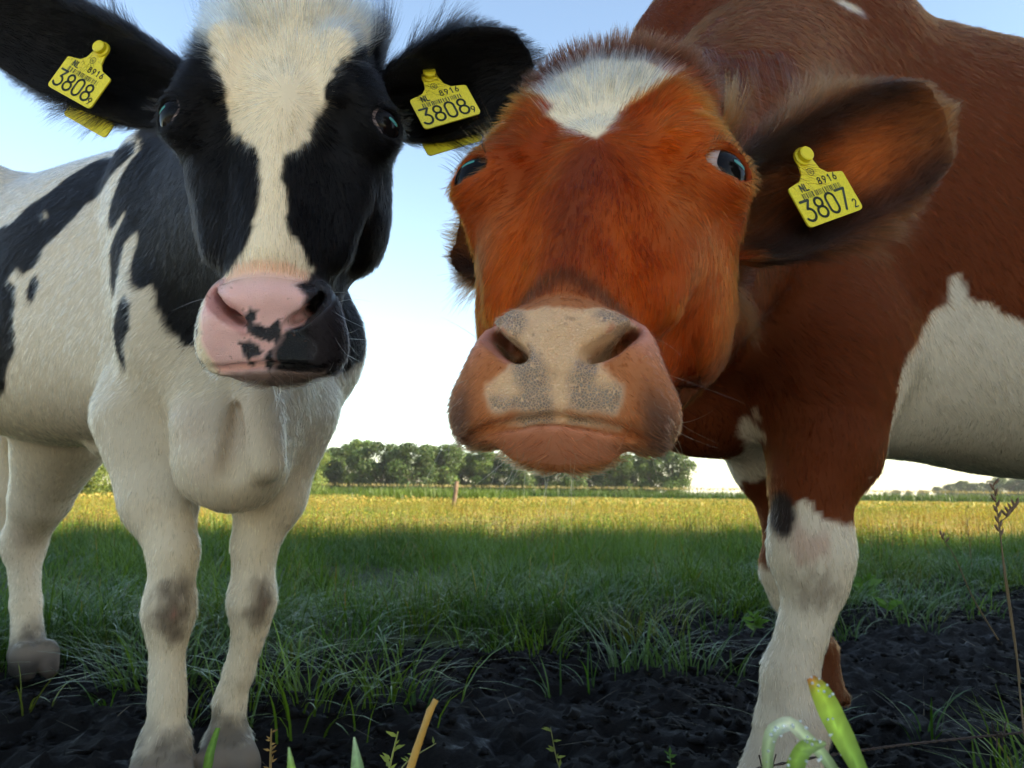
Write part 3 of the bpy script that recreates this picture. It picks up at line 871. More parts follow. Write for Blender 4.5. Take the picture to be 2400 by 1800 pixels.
# ---- black and white cow
frA = Frame((-.228, .725, .832), 6.5, 8, -1.2, 1.0, 1.03)
frA.ex = .006
def build_A():
    F = Field(axis_pts(-1.75, .12, -.38, -.08, .0033, .0095, 1.035), axis_pts(.50, 2.65, .56, .90, .0033, .0095, 1.06), axis_pts(-.02, 1.45, .53, 1.0, .0033, .0095, 1.06))
    # barrel, neck and chest
    ch, rp = (-.43, 1.33), (-1.46, 2.26)
    fw = unit(np.array([ch[0] - rp[0], ch[1] - rp[1]])); sd = np.array([-fw[1], fw[0]])
    def B(u, v, z):                      # along the body from the forelegs back, sideways, height
        return np.array([-.485 - fw[0] * u + sd[0] * v, 1.385 - fw[1] * u + sd[1] * v, z])
    torso(F, ch, rp, 1, [[-.04, .62, .98, .10, 2.2], [.06, .54, 1.08, .16, 2.3], [.2, .555, 1.15, .20, 2.3], [.4, .56, 1.19, .26, 2.3], [.6, .57, 1.23, .28, 2.3], [.78, .62, 1.28, .25, 2.4], [.92, .72, 1.29, .20, 2.4], [1.03, .88, 1.24, .11, 2.2]])
    for s in (-1, 1):
        F.cone(B(.12, s * .11, 1.02), B(-.04, s * .135, .74), .08, .09, .06, sq=((sd[0], sd[1], 0), .75))     # shoulder
        F.ell(B(-.06, s * .115, .72), (.085, .08, .11), k=.06)
        F.ell(B(.98, s * .22, 1.24), (.07, .06, .045), k=.05)      # hook bone
        F.cone(B(1.0, s * .17, 1.10), B(1.10, s * .16, .72), .15, .10, .07)     # thigh
    F.cone(at(575, 890, 1.27), at(548, 1070, 1.23), .115, .085, .05)       # brisket
    F.cone(at(612, 940, 1.17), at(628, 1085, 1.17), .030, .026, .025)
    F.cone(at(470, 1000, 1.20), at(455, 1120, 1.22), .035, .020, .03)
    F.cone(at(560, 960, 1.17), at(540, 1100, 1.155), .006, .009, .03, sub=True)
    # neck
    pn = frA.w((0, .15, .06))
    F.cone(B(.14, 0, 1.00), pn + [0, .05, .0], .135, .088, .07, sq=((0, 0, 1), 1.25))
    F.cone(B(0, 0, .88), frA.w((0, .17, -.03)), .16, .075, .06)
    F.cone(B(-.08, -.02, .74), frA.w((0, .17, -.10)), .085, .045, .05)
    # forelegs: knees and feet as the photo places them
    def foreleg(elbow, knee, fet, fwd, s=1.0):
        e, kn, ft = [np.asarray(q, float) for q in (elbow, knee, fet)]
        m = e * .5 + kn * .5
        F.cone(e, m + [0, 0, .02], .12 * s, .078 * s, .06)
        F.chain([(m + [0, .0, .02], .078 * s), (kn + [0, 0, .09], .047 * s), (kn, .050 * s)], .03)
        F.ell(kn + np.array([fwd[0], fwd[1], 0]) * .012, (.049 * s, .045 * s, .062 * s), k=.03)
        F.chain([(kn - [0, 0, .045], .043 * s), (kn * .45 + ft * .55, .0315 * s), (ft + [0, 0, .05], .034 * s), (ft, .043 * s)], .02)
        foot(F, ft, fwd, .85)
    foreleg(at(345, 985, 1.33), at(398, 1430, 1.285), at(388, 1715, 1.285), (.3, -.95), .70)
    foreleg(at(672, 985, 1.36), at(590, 1410, 1.345), at(535, 1715, 1.36), (.35, -.9), .67)
    # hind legs
    for st, hk, ft in ((at(150, 1010, 2.05), at(56, 1285, 2.20), at(66, 1520, 2.16)), (at(-300, 1000, 2.42), at(-400, 1270, 2.60), at(-380, 1500, 2.52))):
        F.chain([(st, .125), (st * .45 + hk * .55, .070), (hk + [0, 0, .02], .050), (hk, .047)], .03)
        F.cone(hk + np.array([-fw[0] * .03, -fw[1] * .03, .05]), hk, .028, .036, .03)
        F.chain([(hk, .044), (hk * .45 + ft * .55, .034), (ft, .042)], .02)
        foot(F, ft, fw)
    F.ell(B(.42, -.02, .555), (.04, .04, .022), k=.04)                  # navel fold
    F.chain([(B(1.14, 0, 1.22), .035), (B(1.25, 0, 1.0), .03), (B(1.25, .02, .6), .022), (B(1.24, .03, .45), .035), (B(1.24, .03, .34), .012)], .02)   # tail
    E, K = head_volume(F, frA, HEAD, .92)
    nostrils(F, frA, K)
    for s in (-1, 1): eye_socket(F, frA, s)
    ears = [ear_volume(F, frA.w((-.080, .100, .055)), at(-95, 20, .90), frA.v((-.15, -.80, -.60)), W=.056),
            ear_volume(F, frA.w((.080, .100, .060)), at(1252, 135, .86), frA.v((.15, -.80, -.60)), W=.056)]
    V, Q = F.mesh(1)
    return V, Q, ears, B
VA, QA, earsA, BA = build_A()
# ---- red and white cow
frB = Frame((.057, .575, .722), -14, 35, 2.0, .96)
frB.ex = .011
frB.eye = {-1: ((.083, .022, .002), (.44, -.89, .05)), 1: ((.083, .027, -.003), (.56, -.82, .02))}
HEADB = HEAD.copy()
HEADB[:5, 2] += np.array([-.05, -.04, -.025, -.010, -.004])
HEADB[:2, 0] += .012
def build_B():
    F = Field(axis_pts(-.16, 2.1, -.08, .20, .0031, .0095, 1.035), axis_pts(.24, 2.0, .38, .74, .0031, .0095, 1.06), axis_pts(-.02, 1.50, .47, .88, .0031, .0095, 1.06))
    ch, rp = (.33, 1.36), (1.62, 1.62)
    fw = unit(np.array([ch[0] - rp[0], ch[1] - rp[1]])); sd = np.array([-fw[1], fw[0]])
    def B(u, v, z): return np.array([.44 - fw[0] * u + sd[0] * v, 1.385 - fw[1] * u + sd[1] * v, z])
    torso(F, ch, rp, 1, [[-.05, .64, 1.05, .12, 2.2], [.05, .56, 1.36, .19, 2.3], [.16, .545, 1.42, .23, 2.3], [.30, .54, 1.36, .27, 2.3], [.5, .51, 1.325, .32, 2.3], [.7, .56, 1.32, .31, 2.3], [.88, .72, 1.34, .24, 2.4], [1.02, .90, 1.28, .13, 2.2]])
    for s in (-1, 1):
        F.cone(B(.12, s * .12, 1.22), B(-.08, s * .185, .84), .09, .115, .07, sq=((sd[0], sd[1], 0), .75))
        F.ell(B(-.04, s * .15, .80), (.13, .09, .16), k=.09)
        F.ell(B(1.12, s * .24, 1.27), (.07, .06, .05), k=.05)
        F.cone(B(1.15, s * .18, 1.12), B(1.25, s * .17, .76), .17, .11, .07)
    F.cone(B(-.10, 0, .80), B(-.13, 0, .64), .15, .10, .06)
    F.cone(B(-.02, -.04, .64), B(.08, -.04, .58), .09, .07, .05)
    pn = frB.w((0, .15, .06))
    F.cone(B(.06, 0, 1.24), pn + np.array([.03, .09, .01]), .17, .105, .08, sq=((0, 0, 1), 1.25))
    F.cone(B(-.10, 0, 1.25), B(.1, 0, 1.26), .14, .16, .08)
    F.cone(B(-.05, 0, .98), frB.w((0, .18, -.01)) + np.array([.01, .04, 0]), .175, .078, .04)
    F.cone(B(-.12, -.02, .80), frB.w((0, .18, -.05)) + np.array([.0, .04, 0]), .13, .05, .04)
    def foreleg(elbow, knee, fet, fwd, s=1.0, fs=1.1):
        e, kn, ft = [np.asarray(q, float) for q in (elbow, knee, fet)]
        m = e * .5 + kn * .5
        F.cone(e, m, .100 * s, .074 * s, .09)
        F.chain([(m, .074 * s), (kn + [0, 0, .09], .052 * s), (kn, .054 * s)], .03)
        F.ell(kn + np.array([fwd[0], fwd[1], 0]) * .01, (.056 * s, .052 * s, .066 * s), k=.03)
        F.chain([(kn - [0, 0, .05], .046 * s), (kn * .5 + ft * .5, .032 * s), (ft + [0, 0, .06], .036 * s), (ft, .048 * s)], .02)
        foot(F, ft, fwd, fs)
    foreleg(at(1960, 830, 1.20), at(1905, 1290, 1.185), at(1855, 1680, 1.185), (-.75, -.65))
    foreleg(at(1760, 850, 1.52), at(1850, 1335, 1.50), at(1928, 1600, 1.60), (-.9, -.3), .78, .8)
    for s, fx in ((-1, 0), (1, .14)):
        st = B(1.2, s * .17, .78); hk = B(1.40 - fx, s * .16, .50); ft = B(1.30 - fx, s * .16, .15)
        F.chain([(st, .12), (st * .45 + hk * .55, .072), (hk + [0, 0, .02], .052), (hk, .048)], .03)
        F.chain([(hk, .046), (hk * .45 + ft * .55, .036), (ft, .045)], .02)
        foot(F, ft, fw)
    F.ell(B(1.0, 0, .60), (.17, .12, .10), k=.06)                   # udder
    F.chain([(B(1.32, 0, 1.26), .035), (B(1.44, 0, 1.0), .03), (B(1.44, .02, .6), .022), (B(1.43, .03, .45), .035), (B(1.43, .03, .34), .012)], .02)
    E, K = head_volume(F, frB, HEADB, 1.12)
    nostrils(F, frB, K)
    for s in (-1, 1): eye_socket(F, frB, s)
    ears = [ear_volume(F, frB.w((-.075, .11, .06)), at(1062, 545, .80), frB.v((-.9, -.4, -.1)), W=.05),
            ear_volume(F, frB.w((.082, .120, .045)), at(2232, 262, .76), (-.1, -.95, -.25), W=.066, cup=.038)]
    V, Q = F.mesh(1)
    return V, Q, ears, B
VB, QB, earsB, BB = build_B()
# ---------------------------------------------------------------- the cows: coat
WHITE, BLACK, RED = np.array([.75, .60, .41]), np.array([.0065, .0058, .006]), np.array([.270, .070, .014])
PAD = [(-.047, -.170), (-.036, -.177), (-.02, -.181), (0, -.183), (.02, -.181), (.036, -.177), (.047, -.170), (.047, -.184), (.034, -.190), (.028, -.205), (.030, -.213), (.044, -.222), (.044, -.228), (.040, -.2335), (0, -.2365), (-.040, -.2335), (-.044, -.228), (-.044, -.222), (-.030, -.213), (-.028, -.205), (-.034, -.190), (-.047, -.184)]
BLAZE = [(-.090, .22), (-.085, .1125), (-.060, .045), (-.0469, .0194), (-.0449, .001), (-.0356, -.0236), (-.0164, -.0467), (-.0126, -.0627), (-.0138, -.0799), (-.0127, -.1016), (-.0158, -.1222), (-.0179, -.1384), (-.0284, -.1505), (-.046, -.160), (-.062, -.185), (-.066, -.225), (-.055, -.250), (-.037, -.250), (-.040, -.165), (.036, -.160), (.0362, -.1516), (.0323, -.1309), (.0255, -.1285), (.0179, -.1151), (.018, -.0849), (.0118, -.0784), (.0136, -.0536), (.0226, -.041), (.0364, -.0167), (.0444, .0083), (.0462, .0268), (.0525, .0438), (.0749, .0906), (.085, .12), (.088, .22)]
PINK = [(-.036, -.1586), (-.0331, -.154), (.0047, -.1537), (.0342, -.1547), (.0365, -.1627), (.0261, -.176), (.038, -.1843), (.030, -.205), (.0181, -.2147), (.0061, -.2299), (.002, -.245), (-.0263, -.246), (-.046, -.240), (-.0587, -.2213), (-.0589, -.196), (-.050, -.170)]
DARK = [[(-.0186, -.2074), (-.0135, -.1973), (-.0067, -.1998), (-.0094, -.2077), (.0003, -.2123), (.0122, -.2053), (.0142, -.2151), (.0022, -.2201), (-.0097, -.2189)],
        [(-.0259, -.2215), (-.0157, -.2188), (-.0019, -.2284), (-.0181, -.236)],
        [(-.004, -.2350), (.0, -.2283), (.0102, -.2185), (.0221, -.2127), (.030, -.205), (.0525, -.2159), (.06, -.2268), (.05, -.246), (.0, -.246)]]
A_NECK = [(-.05, 1.25), (.10, 1.10), (.05, 1.039), (.081, .992), (.105, .945), (.11, .92), (.079, .902), (.034, .912), (.053, .889), (.08, .865), (.065, .81), (.012, .745), (.029, .796), (.01, .862), (-.035, .869), (-.034, .809), (-.048, .794), (-.08, .77), (-.103, .773), (-.116, .754), (-.124, .725), (-.13, .706), (-.15, .678), (-.18, .670), (-.21, .66), (-.30, .60), (-1.2, .45), (-1.2, 1.25)]
A_SPOTS = [[(-.037, .764), (-.069, .747), (-.07, .709), (-.042, .683), (-.019, .65), (-.007, .672), (-.003, .718), (-.024, .745)],
           [(.07, 1.06), (.32, 1.117), (.376, 1.08), (.402, 1.048), (.447, 1.025), (.478, .998), (.551, .992), (.75, .93), (.85, .72), (.70, .60), (.45, .66), (.375, .715), (.364, .753), (.368, .808), (.376, .843), (.408, .859), (.393, .883), (.365, .864), (.329, .875), (.322, .908), (.286, .938), (.239, .989), (.147, 1.004), (.06, 1.035)],
           [(.325, .863), (.307, .839), (.316, .806), (.337, .812), (.341, .846)]]
A_HOLE = [(.375, 1.0), (.36, .99), (.345, .975), (.36, .978)]
STAR = [(-.062, .112), (-.045, .134), (-.020, .146), (-.0032, .150), (.0284, .142), (.0534, .128), (.0640, .1124), (.0313, .0727), (.0172, .0602), (.017, .0344), (.0063, .0065), (-.0098, .0161), (-.0342, .052), (-.0458, .0639), (-.0438, .0767), (-.066, .100)]
B_BELLY = [(.186, .813), (.174, .80), (.168, .767), (.123, .724), (.063, .669), (.051, .646), (.03, .619), (.02, .50), (1.0, .40), (1.1, .62), (.6, .68), (.40, .72), (.288, .731), (.267, .747), (.244, .762), (.218, .77), (.204, .777), (.193, .806)]
B_BRISK = [(-.06, .666), (-.098, .661), (-.094, .649), (-.105, .635), (-.110, .603), (-.105, .588), (-.100, .574), (-.093, .561), (-.067, .545), (-.033, .50), (.05, .50), (.02, .60)]
GREY = [[(-.050, -.165), (-.0297, -.1742), (-.0182, -.1894), (-.0249, -.1949), (-.0468, -.1847)],
        [(.0248, -.1862), (.0324, -.1793), (.045, -.165), (.048, -.1842), (.0314, -.1887)],
        [(-.0257, -.2126), (-.0146, -.2084), (-.0036, -.217), (-.0049, -.2278), (-.0009, -.2391), (-.0343, -.2397), (-.0433, -.2265), (-.0237, -.2264)],
        [(.0085, -.2299), (.0181, -.2117), (.0276, -.2086), (.0266, -.2211), (.0438, -.221), (.0399, -.2368), (.0092, -.2394)]]

def nostril_mask(x, z, w=.0075):
    d = np.full(len(x), 9.0)
    for (a, b) in zip(NOSTRIL[:-1], NOSTRIL[1:]):
        ex, ez = b[0] - a[0], b[1] - a[1]
        t = np.clip(((np.abs(x) - a[0]) * ex + (z - a[1]) * ez) / (ex * ex + ez * ez), 0, 1)
        d = np.minimum(d, np.hypot(np.abs(x) - a[0] - t * ex, z - a[1] - t * ez))
    return sstep(w + .003, w - .001, d)

def body_uvz(Bf, P):
    o = Bf(0, 0, 0); e, f = Bf(1, 0, 0) - o, Bf(0, 1, 0) - o
    d = P - o
    return d @ e, d @ f, P[:, 2]

def ear_coords(ear, P):
    d = P - ear['base']
    return d @ ear['e'] / ear['L'], d @ ear['t'], d @ ear['n']

def in_ear(ear, P):
    s, t, h = ear_coords(ear, P)
    return (s > .12) & (s < 1.08) & (np.abs(t) < ear['W'] * 1.15) & (np.abs(h) < .07)

def head_mask(fr, L):
    return sstep(.245, .215, L[:, 1] - .35 * np.maximum(-L[:, 2], 0) * 0) * (np.abs(L[:, 0]) < .16) * (L[:, 2] > -.30) * (L[:, 2] < .26)

def coat_A(P):
    """colour, bare skin, grey mottling at points of the black and white cow"""
    L = frA.l(P); x, y, z = L.T
    u, v, h = body_uvz(BA, P)
    n1 = fbm(P, 55, 3, 3) * .0065 + fbm(P, 160, 2, 9) * .002
    nb = fbm(P, 22, 3, 5) * .012
    hd = (y < .23) & (np.abs(x) < .17) & (z > -.29) & (z < .30)
    col = lerp(np.tile(WHITE * [.70, .73, .80], (len(P), 1)), WHITE * [.82, .84, .88], np.clip(.5 + fbm(P, 3, 3, 77), 0, 1))  # body white darker and greyer than the head: flash falloff put into the colour
    # body
    sv = v < .04
    dark = sstep(.004, -.004, poly_sd(A_NECK, u, h) + nb)
    for q in A_SPOTS: dark = np.maximum(dark, sstep(.004, -.004, poly_sd(q, u, h) + nb * .7) * sv)
    dark = dark * (1 - sstep(.004, -.004, poly_sd(A_HOLE, u, h)))
    dark = np.maximum(dark, sstep(.004, -.004, np.hypot((u - .55) / 1.6, h - .95) - .17 + nb * 2) * (v > .1))
    dark = np.where((P[:, 2] > .57) & (P[:, 1] < .98) & ~hd, 1.0, dark)
    col = lerp(col, BLACK, dark)
    # dirty knees and feet, rosy thin hair
    for c, r in (((-.508, 1.238, .287), (.038, .05, .060)), ((-.392, 1.296, .290), (.026, .05, .055))):
        d = np.sqrt((((P - c) / r) ** 2).sum(1)) + fbm(P, 40, 3, 8) * .45 + fbm(P * [1, 1, .3], 120, 2, 18) * .25
        col = lerp(col, (.105, .072, .048), sstep(1.25, .35, d) * .9)
        col = lerp(col, (.30, .12, .09), sstep(.5, .15, np.sqrt((((P - c - [.004, 0, .0]) / (.014, .05, .018)) ** 2).sum(1))) * .7)
    ft = sstep(.15, .07, h + fbm(P, 30, 3, 2) * .05)
    col = lerp(col, (.06, .045, .035), ft * .85 * (P[:, 2] < .2))
    col = np.where((h < .075)[:, None], np.array([.035, .028, .022]) + np.clip((h - .03) / .03, 0, 1)[:, None] * np.array([.14, .11, .085]), col)
    rosy = sstep(.15, .6, fbm(P, 7, 3, 31)) * (1 - dark) * (h < .75)
    col = lerp(col, (.52, .38, .30), rosy * .35)
    # head
    hc = np.tile(BLACK, (len(P), 1))
    fr_ = y < .125 + .0 * x
    bx = x / (1 - .22 * sstep(-.04, -.055, z) * sstep(-.150, -.125, z))
    bl = sstep(.003, -.003, poly_sd(BLAZE, bx, z) + n1 * np.where(z > -.03, 1.4, 1.0)) * fr_
    hc = lerp(hc, WHITE, bl)
    pk = sstep(.003, -.003, poly_sd(PINK, x, z) + n1 * .5) * (y < .08)
    ora = sstep(-.182, -.158, z)
    hc = lerp(hc, lerp(np.tile([.88, .50, .44], (len(P), 1)), (.70, .42, .24), ora * .75), pk)
    dk = np.zeros(len(P))
    for q in DARK: dk = np.maximum(dk, sstep(.0012, -.0012, poly_sd(q, x, z) + fbm(P, 170, 2, 4) * .003))
    pad = sstep(.002, -.002, poly_sd(PAD, x, z)) * (y < .08)
    rt = sstep(.033, .040, x + n1) * (z < -.155) * (y < .09)
    hc = lerp(hc, (.020, .015, .016), np.maximum(dk * pk, rt))
    lo = sstep(-.238, -.243, z) * (np.abs(x) < .05)
    hc = lerp(hc, (.22, .14, .11), lo * .8)
    ns = nostril_mask(x, z) * (y < .09)
    hc = lerp(hc, (.62, .27, .23), ns * (x < 0) * (1 - dk) * .8)
    skin = np.maximum(np.maximum(pad, ns), pk * sstep(-.160, -.172, z))
    col = np.where(hd[:, None], hc, col)
    for e in earsA: col = np.where(in_ear(e, P)[:, None], BLACK, col)
    return col, skin * hd, np.zeros(len(P))

def coat_B(P):
    L = frB.l(P); x, y, z = L.T
    u, v, h = body_uvz(BB, P)
    n1 = fbm(P, 55, 3, 3) * .005 + fbm(P, 160, 2, 9) * .002
    nb = fbm(P, 24, 3, 5) * .014
    hd = (y < .23) & (np.abs(x) < .17) & (z > -.29) & (z < .30)
    shade = np.clip(fbm(P, 5, 4, 12) * .35 + .5, 0, 1)
    col = lerp(np.tile([.078, .0155, .0040], (len(P), 1)), (.125, .026, .0056), shade)
    wh = sstep(.004, -.004, poly_sd(B_BELLY, u, h) + nb) * ((u > .056) | (h < .50))
    wh = np.maximum(wh, sstep(.004, -.004, poly_sd(B_BRISK, u, h) + nb) * (v < .165))
    wh = np.maximum(wh, sstep(.004, -.004, np.hypot((u - .04) / 3.0, (h - 1.240) + (u - .04) * .22) - .008 + nb * .3) * (v > 0))
    # white stockings
    near = (v > .1) & (u < .25)
    top = np.where(near, .437 + .038 * np.exp(-((u + .078) / .016) ** 2) + nb * .9, .345 + nb)
    st = sstep(.004, -.004, h - top) * (h < .55) * ((v < -.02) * (u > -.02) * (u < .35) * (P[:, 0] > .555 + .0 * u) < .5)
    wh = np.maximum(wh, st)
    col = lerp(col, WHITE * [.72, .75, .84], wh)  # belly and stocking white dimmed below the star's, light falloff painted in
    d = np.sqrt(((P - [.383, 1.15, .446]) / [.018, .05, .036]) ** 2 @ np.ones(3)) + nb * 14
    col = lerp(col, (.022, .014, .012), sstep(1.1, .7, d))
    kd = np.sqrt((((P - [.408, 1.13, .405]) / [.040, .05, .030]) ** 2).sum(1)) + nb * 10
    col = lerp(col, (.36, .20, .15), sstep(1.2, .3, kd + fbm(P * [1, 1, .25], 90, 3, 3) * .9) * .6)
    kd = np.sqrt((((P - [.425, 1.13, .345]) / [.040, .06, .030]) ** 2).sum(1)) + nb * 14
    col = lerp(col, (.20, .15, .11), sstep(1.25, .2, kd + fbm(P * [1, 1, .25], 110, 3, 13) * 1.1) * .65)
    ft = sstep(.30, .12, h + fbm(P, 25, 3, 2) * .08) * (h < .3)
    col = lerp(col, (.26, .20, .15), ft * .6)
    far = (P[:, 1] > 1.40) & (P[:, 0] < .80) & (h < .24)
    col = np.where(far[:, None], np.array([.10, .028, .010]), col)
    col = np.where((h < .07)[:, None], np.array([.05, .040, .034]), col)
    # head
    sh = np.clip(.5 + .9 * fbm(P * [1, 1, .6], 16, 3, 21), 0, 1)
    hc = lerp(np.tile([.175, .021, .0024], (len(P), 1)), (.370, .058, .0045), sh)
    mid = np.exp(-(x / .022) ** 2) * sstep(-.17, -.12, z) * sstep(.05, -.03, z)
    hc = lerp(hc, (.110, .020, .006), mid * .65)
    mzl = sstep(-.145, -.175, z)
    hc = lerp(hc, (.360, .120, .045), mzl)
    rim = np.exp(-((z + .150 + .25 * np.abs(x)) / .008) ** 2) * (y < .1)
    hc = lerp(hc, (.060, .026, .016), rim * .8)
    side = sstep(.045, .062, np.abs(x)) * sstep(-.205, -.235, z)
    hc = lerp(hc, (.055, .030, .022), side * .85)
    cheek = np.exp(-((np.abs(x) - .075) / .02) ** 2 - ((z + .04) / .04) ** 2)
    hc = lerp(hc, (.34, .12, .040), cheek * .4)
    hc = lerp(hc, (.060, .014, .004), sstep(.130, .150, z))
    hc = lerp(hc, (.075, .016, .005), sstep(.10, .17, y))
    wstar = sstep(.003, -.003, poly_sd(STAR, x, z) + n1) * (y < .13)
    hc = lerp(hc, WHITE, wstar)
    pad = sstep(.0025, -.0025, poly_sd(PAD, x, z) + fbm(P, 120, 2, 6) * .002) * (y < .085)
    hc = lerp(hc, (.70, .41, .22), pad)
    gr = np.zeros(len(P))
    for q in GREY: gr = np.maximum(gr, sstep(.005, -.003, poly_sd(q, x, z) + fbm(P, 90, 2, 15) * .006))
    inn = np.maximum(np.exp(-((np.abs(x) - .052) / .010) ** 2 - ((z + .183) / .016) ** 2), nostril_mask(x, z, .006)) * (y < .09)
    hc = lerp(hc, (.58, .22, .15), inn * .85 * sstep(-.002, .004, poly_sd(PAD, x, z)))
    lip = sstep(-.237, -.241, z) * sstep(.05, .03, np.abs(x)) * (y < .07)
    hc = lerp(hc, (.42, .14, .065), lip)
    hc = lerp(hc, (.60, .52, .45), lip * np.exp(-(x / .012) ** 2) * sstep(-.250, -.256, z) * .6)
    skin = np.maximum(pad, np.maximum(inn * .7, lip * .5))
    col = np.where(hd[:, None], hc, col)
    for e in earsB:
        s, t, hh = ear_coords(e, P); m = in_ear(e, P)
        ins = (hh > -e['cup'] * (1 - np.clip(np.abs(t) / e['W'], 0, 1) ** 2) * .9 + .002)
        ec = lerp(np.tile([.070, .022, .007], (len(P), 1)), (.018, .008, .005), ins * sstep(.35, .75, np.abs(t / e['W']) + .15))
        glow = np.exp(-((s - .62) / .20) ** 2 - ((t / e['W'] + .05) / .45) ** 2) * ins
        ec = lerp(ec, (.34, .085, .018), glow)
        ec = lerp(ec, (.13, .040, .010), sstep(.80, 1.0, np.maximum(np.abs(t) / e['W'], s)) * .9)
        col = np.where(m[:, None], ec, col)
    return col, skin * hd, gr * pad * hd

# ---- hide material: hair colour over the whole body, wet mottled skin on the muzzle
def hide_material(name):
    m, t, b, o = material(name)
    at_ = N(t, 'ShaderNodeAttribute', attribute_name='Col')
    sk = N(t, 'ShaderNodeAttribute', attribute_name='skin')
    gr = N(t, 'ShaderNodeAttribute', attribute_name='grey')
    tc = N(t, 'ShaderNodeTexCoord')
    vo = N(t, 'ShaderNodeTexVoronoi', feature='DISTANCE_TO_EDGE', i_Scale=560.0)
    vo2 = N(t, 'ShaderNodeTexVoronoi', i_Scale=560.0)
    nz = N(t, 'ShaderNodeTexNoise', i_Scale=140.0, i_Detail=4.0)
    for q in (vo, vo2, nz): t.links.new(tc.outputs['Object'], q.inputs['Vector'])
    cell = ramp(t, vo.outputs['Distance'], [(0.0, (.15, .15, .15)), (.05, (.3, .3, .3)), (.16, (1, 1, 1))])
    grey = math_n(t, 'MULTIPLY', gr.outputs['Fac'], cell)
    c1 = mixc(t, math_n(t, 'MULTIPLY', grey, .85), at_.outputs['Color'], (.105, .085, .075))
    spots = ramp(t, nz.outputs['Fac'], [(.28, (1, 1, 1)), (.36, (0, 0, 0))])
    c2 = mixc(t, math_n(t, 'MULTIPLY', math_n(t, 'MULTIPLY', spots, sk.outputs['Fac']), .45), c1, (.20, .09, .05))
    t.links.new(c2, b.inputs['Base Color'])
    t.links.new(ramp(t, sk.outputs['Fac'], [(0, (.75,) * 3), (1, (.2,) * 3)]), b.inputs['Roughness'])
    t.links.new(ramp(t, sk.outputs['Fac'], [(0, (.12,) * 3), (1, (.6,) * 3)]), b.inputs['Specular IOR Level'])
    b.inputs['Subsurface Radius'].default_value = (.006, .003, .002)
    b.inputs['Subsurface Scale'].default_value = 1.0
    t.links.new(math_n(t, 'MULTIPLY', sk.outputs['Fac'], .35), b.inputs['Subsurface Weight'])
    bump = N(t, 'ShaderNodeBump', i_Distance=.0014)
    t.links.new(math_n(t, 'MULTIPLY', sk.outputs['Fac'], .7), bump.inputs['Strength'])
    hgt = math_n(t, 'ADD', cell, math_n(t, 'MULTIPLY', nz.outputs['Fac'], .8))
    t.links.new(hgt, bump.inputs['Height'])
    t.links.new(bump.outputs['Normal'], b.inputs['Normal'])
    return m

def hair_material(name, rough=.35):
    m = bpy.data.materials.new(name); m.use_nodes = True
    t = m.node_tree; t.nodes.remove(t.nodes['Principled BSDF'])
    h = N(t, 'ShaderNodeBsdfHairPrincipled')
    h.parametrization = 'COLOR'
    a = N(t, 'ShaderNodeAttribute', attribute_name='Col')
    t.links.new(a.outputs['Color'], h.inputs['Color'])
    h.inputs['Roughness'].default_value = rough
    h.inputs['Radial Roughness'].default_value = .5
    h.inputs['IOR'].default_value = 1.15
    h.inputs['Random Roughness'].default_value = .2
    t.links.new(h.outputs[0], t.nodes['Material Output'].inputs['Surface'])
    return m

def hair_object(name, pts, rad, col, mat, parent):
    """pts (n,k,3) strands, rad (n,k), col (n,3)"""
    n, k = pts.shape[:2]
    cu = bpy.data.hair_curves.new(name)
    cu.add_curves([k] * n)
    cu.attributes['position'].data.foreach_set('vector', pts.astype(np.float32).ravel())
    ra = cu.attributes.get('radius') or cu.attributes.new('radius', 'FLOAT', 'POINT')
    ra.data.foreach_set('value', rad.astype(np.float32).ravel())
    c4 = np.ones((n, 4), np.float32); c4[:, :3] = col
    ca = cu.attributes.new('Col', 'FLOAT_COLOR', 'CURVE')
    ca.data.foreach_set('color', c4.ravel())
    cu.materials.append(mat)
    o = bpy.data.objects.new(name, cu)
    C.objects.link(o)
    if parent:
        o.parent = parent; o.location = -world_loc(parent)
    return o

def sample_faces(V, Q, dens, nrm):
    """random points on quads, density per vertex (hairs per square metre)"""
    T = np.concatenate([Q[:, [0, 1, 2]], Q[:, [0, 2, 3]]])
    ar = np.linalg.norm(np.cross(V[T[:, 1]] - V[T[:, 0]], V[T[:, 2]] - V[T[:, 0]]), axis=1) * .5
    ex = ar * dens[T].mean(1)
    cnt = rng.poisson(ex)
    idx = np.repeat(np.arange(len(T)), cnt)
    a, b = rng.random(len(idx)), rng.random(len(idx))
    f = a + b > 1; a[f], b[f] = 1 - a[f], 1 - b[f]
    w = np.stack([1 - a - b, a, b], 1)
    P = (V[T[idx]] * w[:, :, None]).sum(1); Nn = unit((nrm[T[idx]] * w[:, :, None]).sum(1))
    return P, Nn

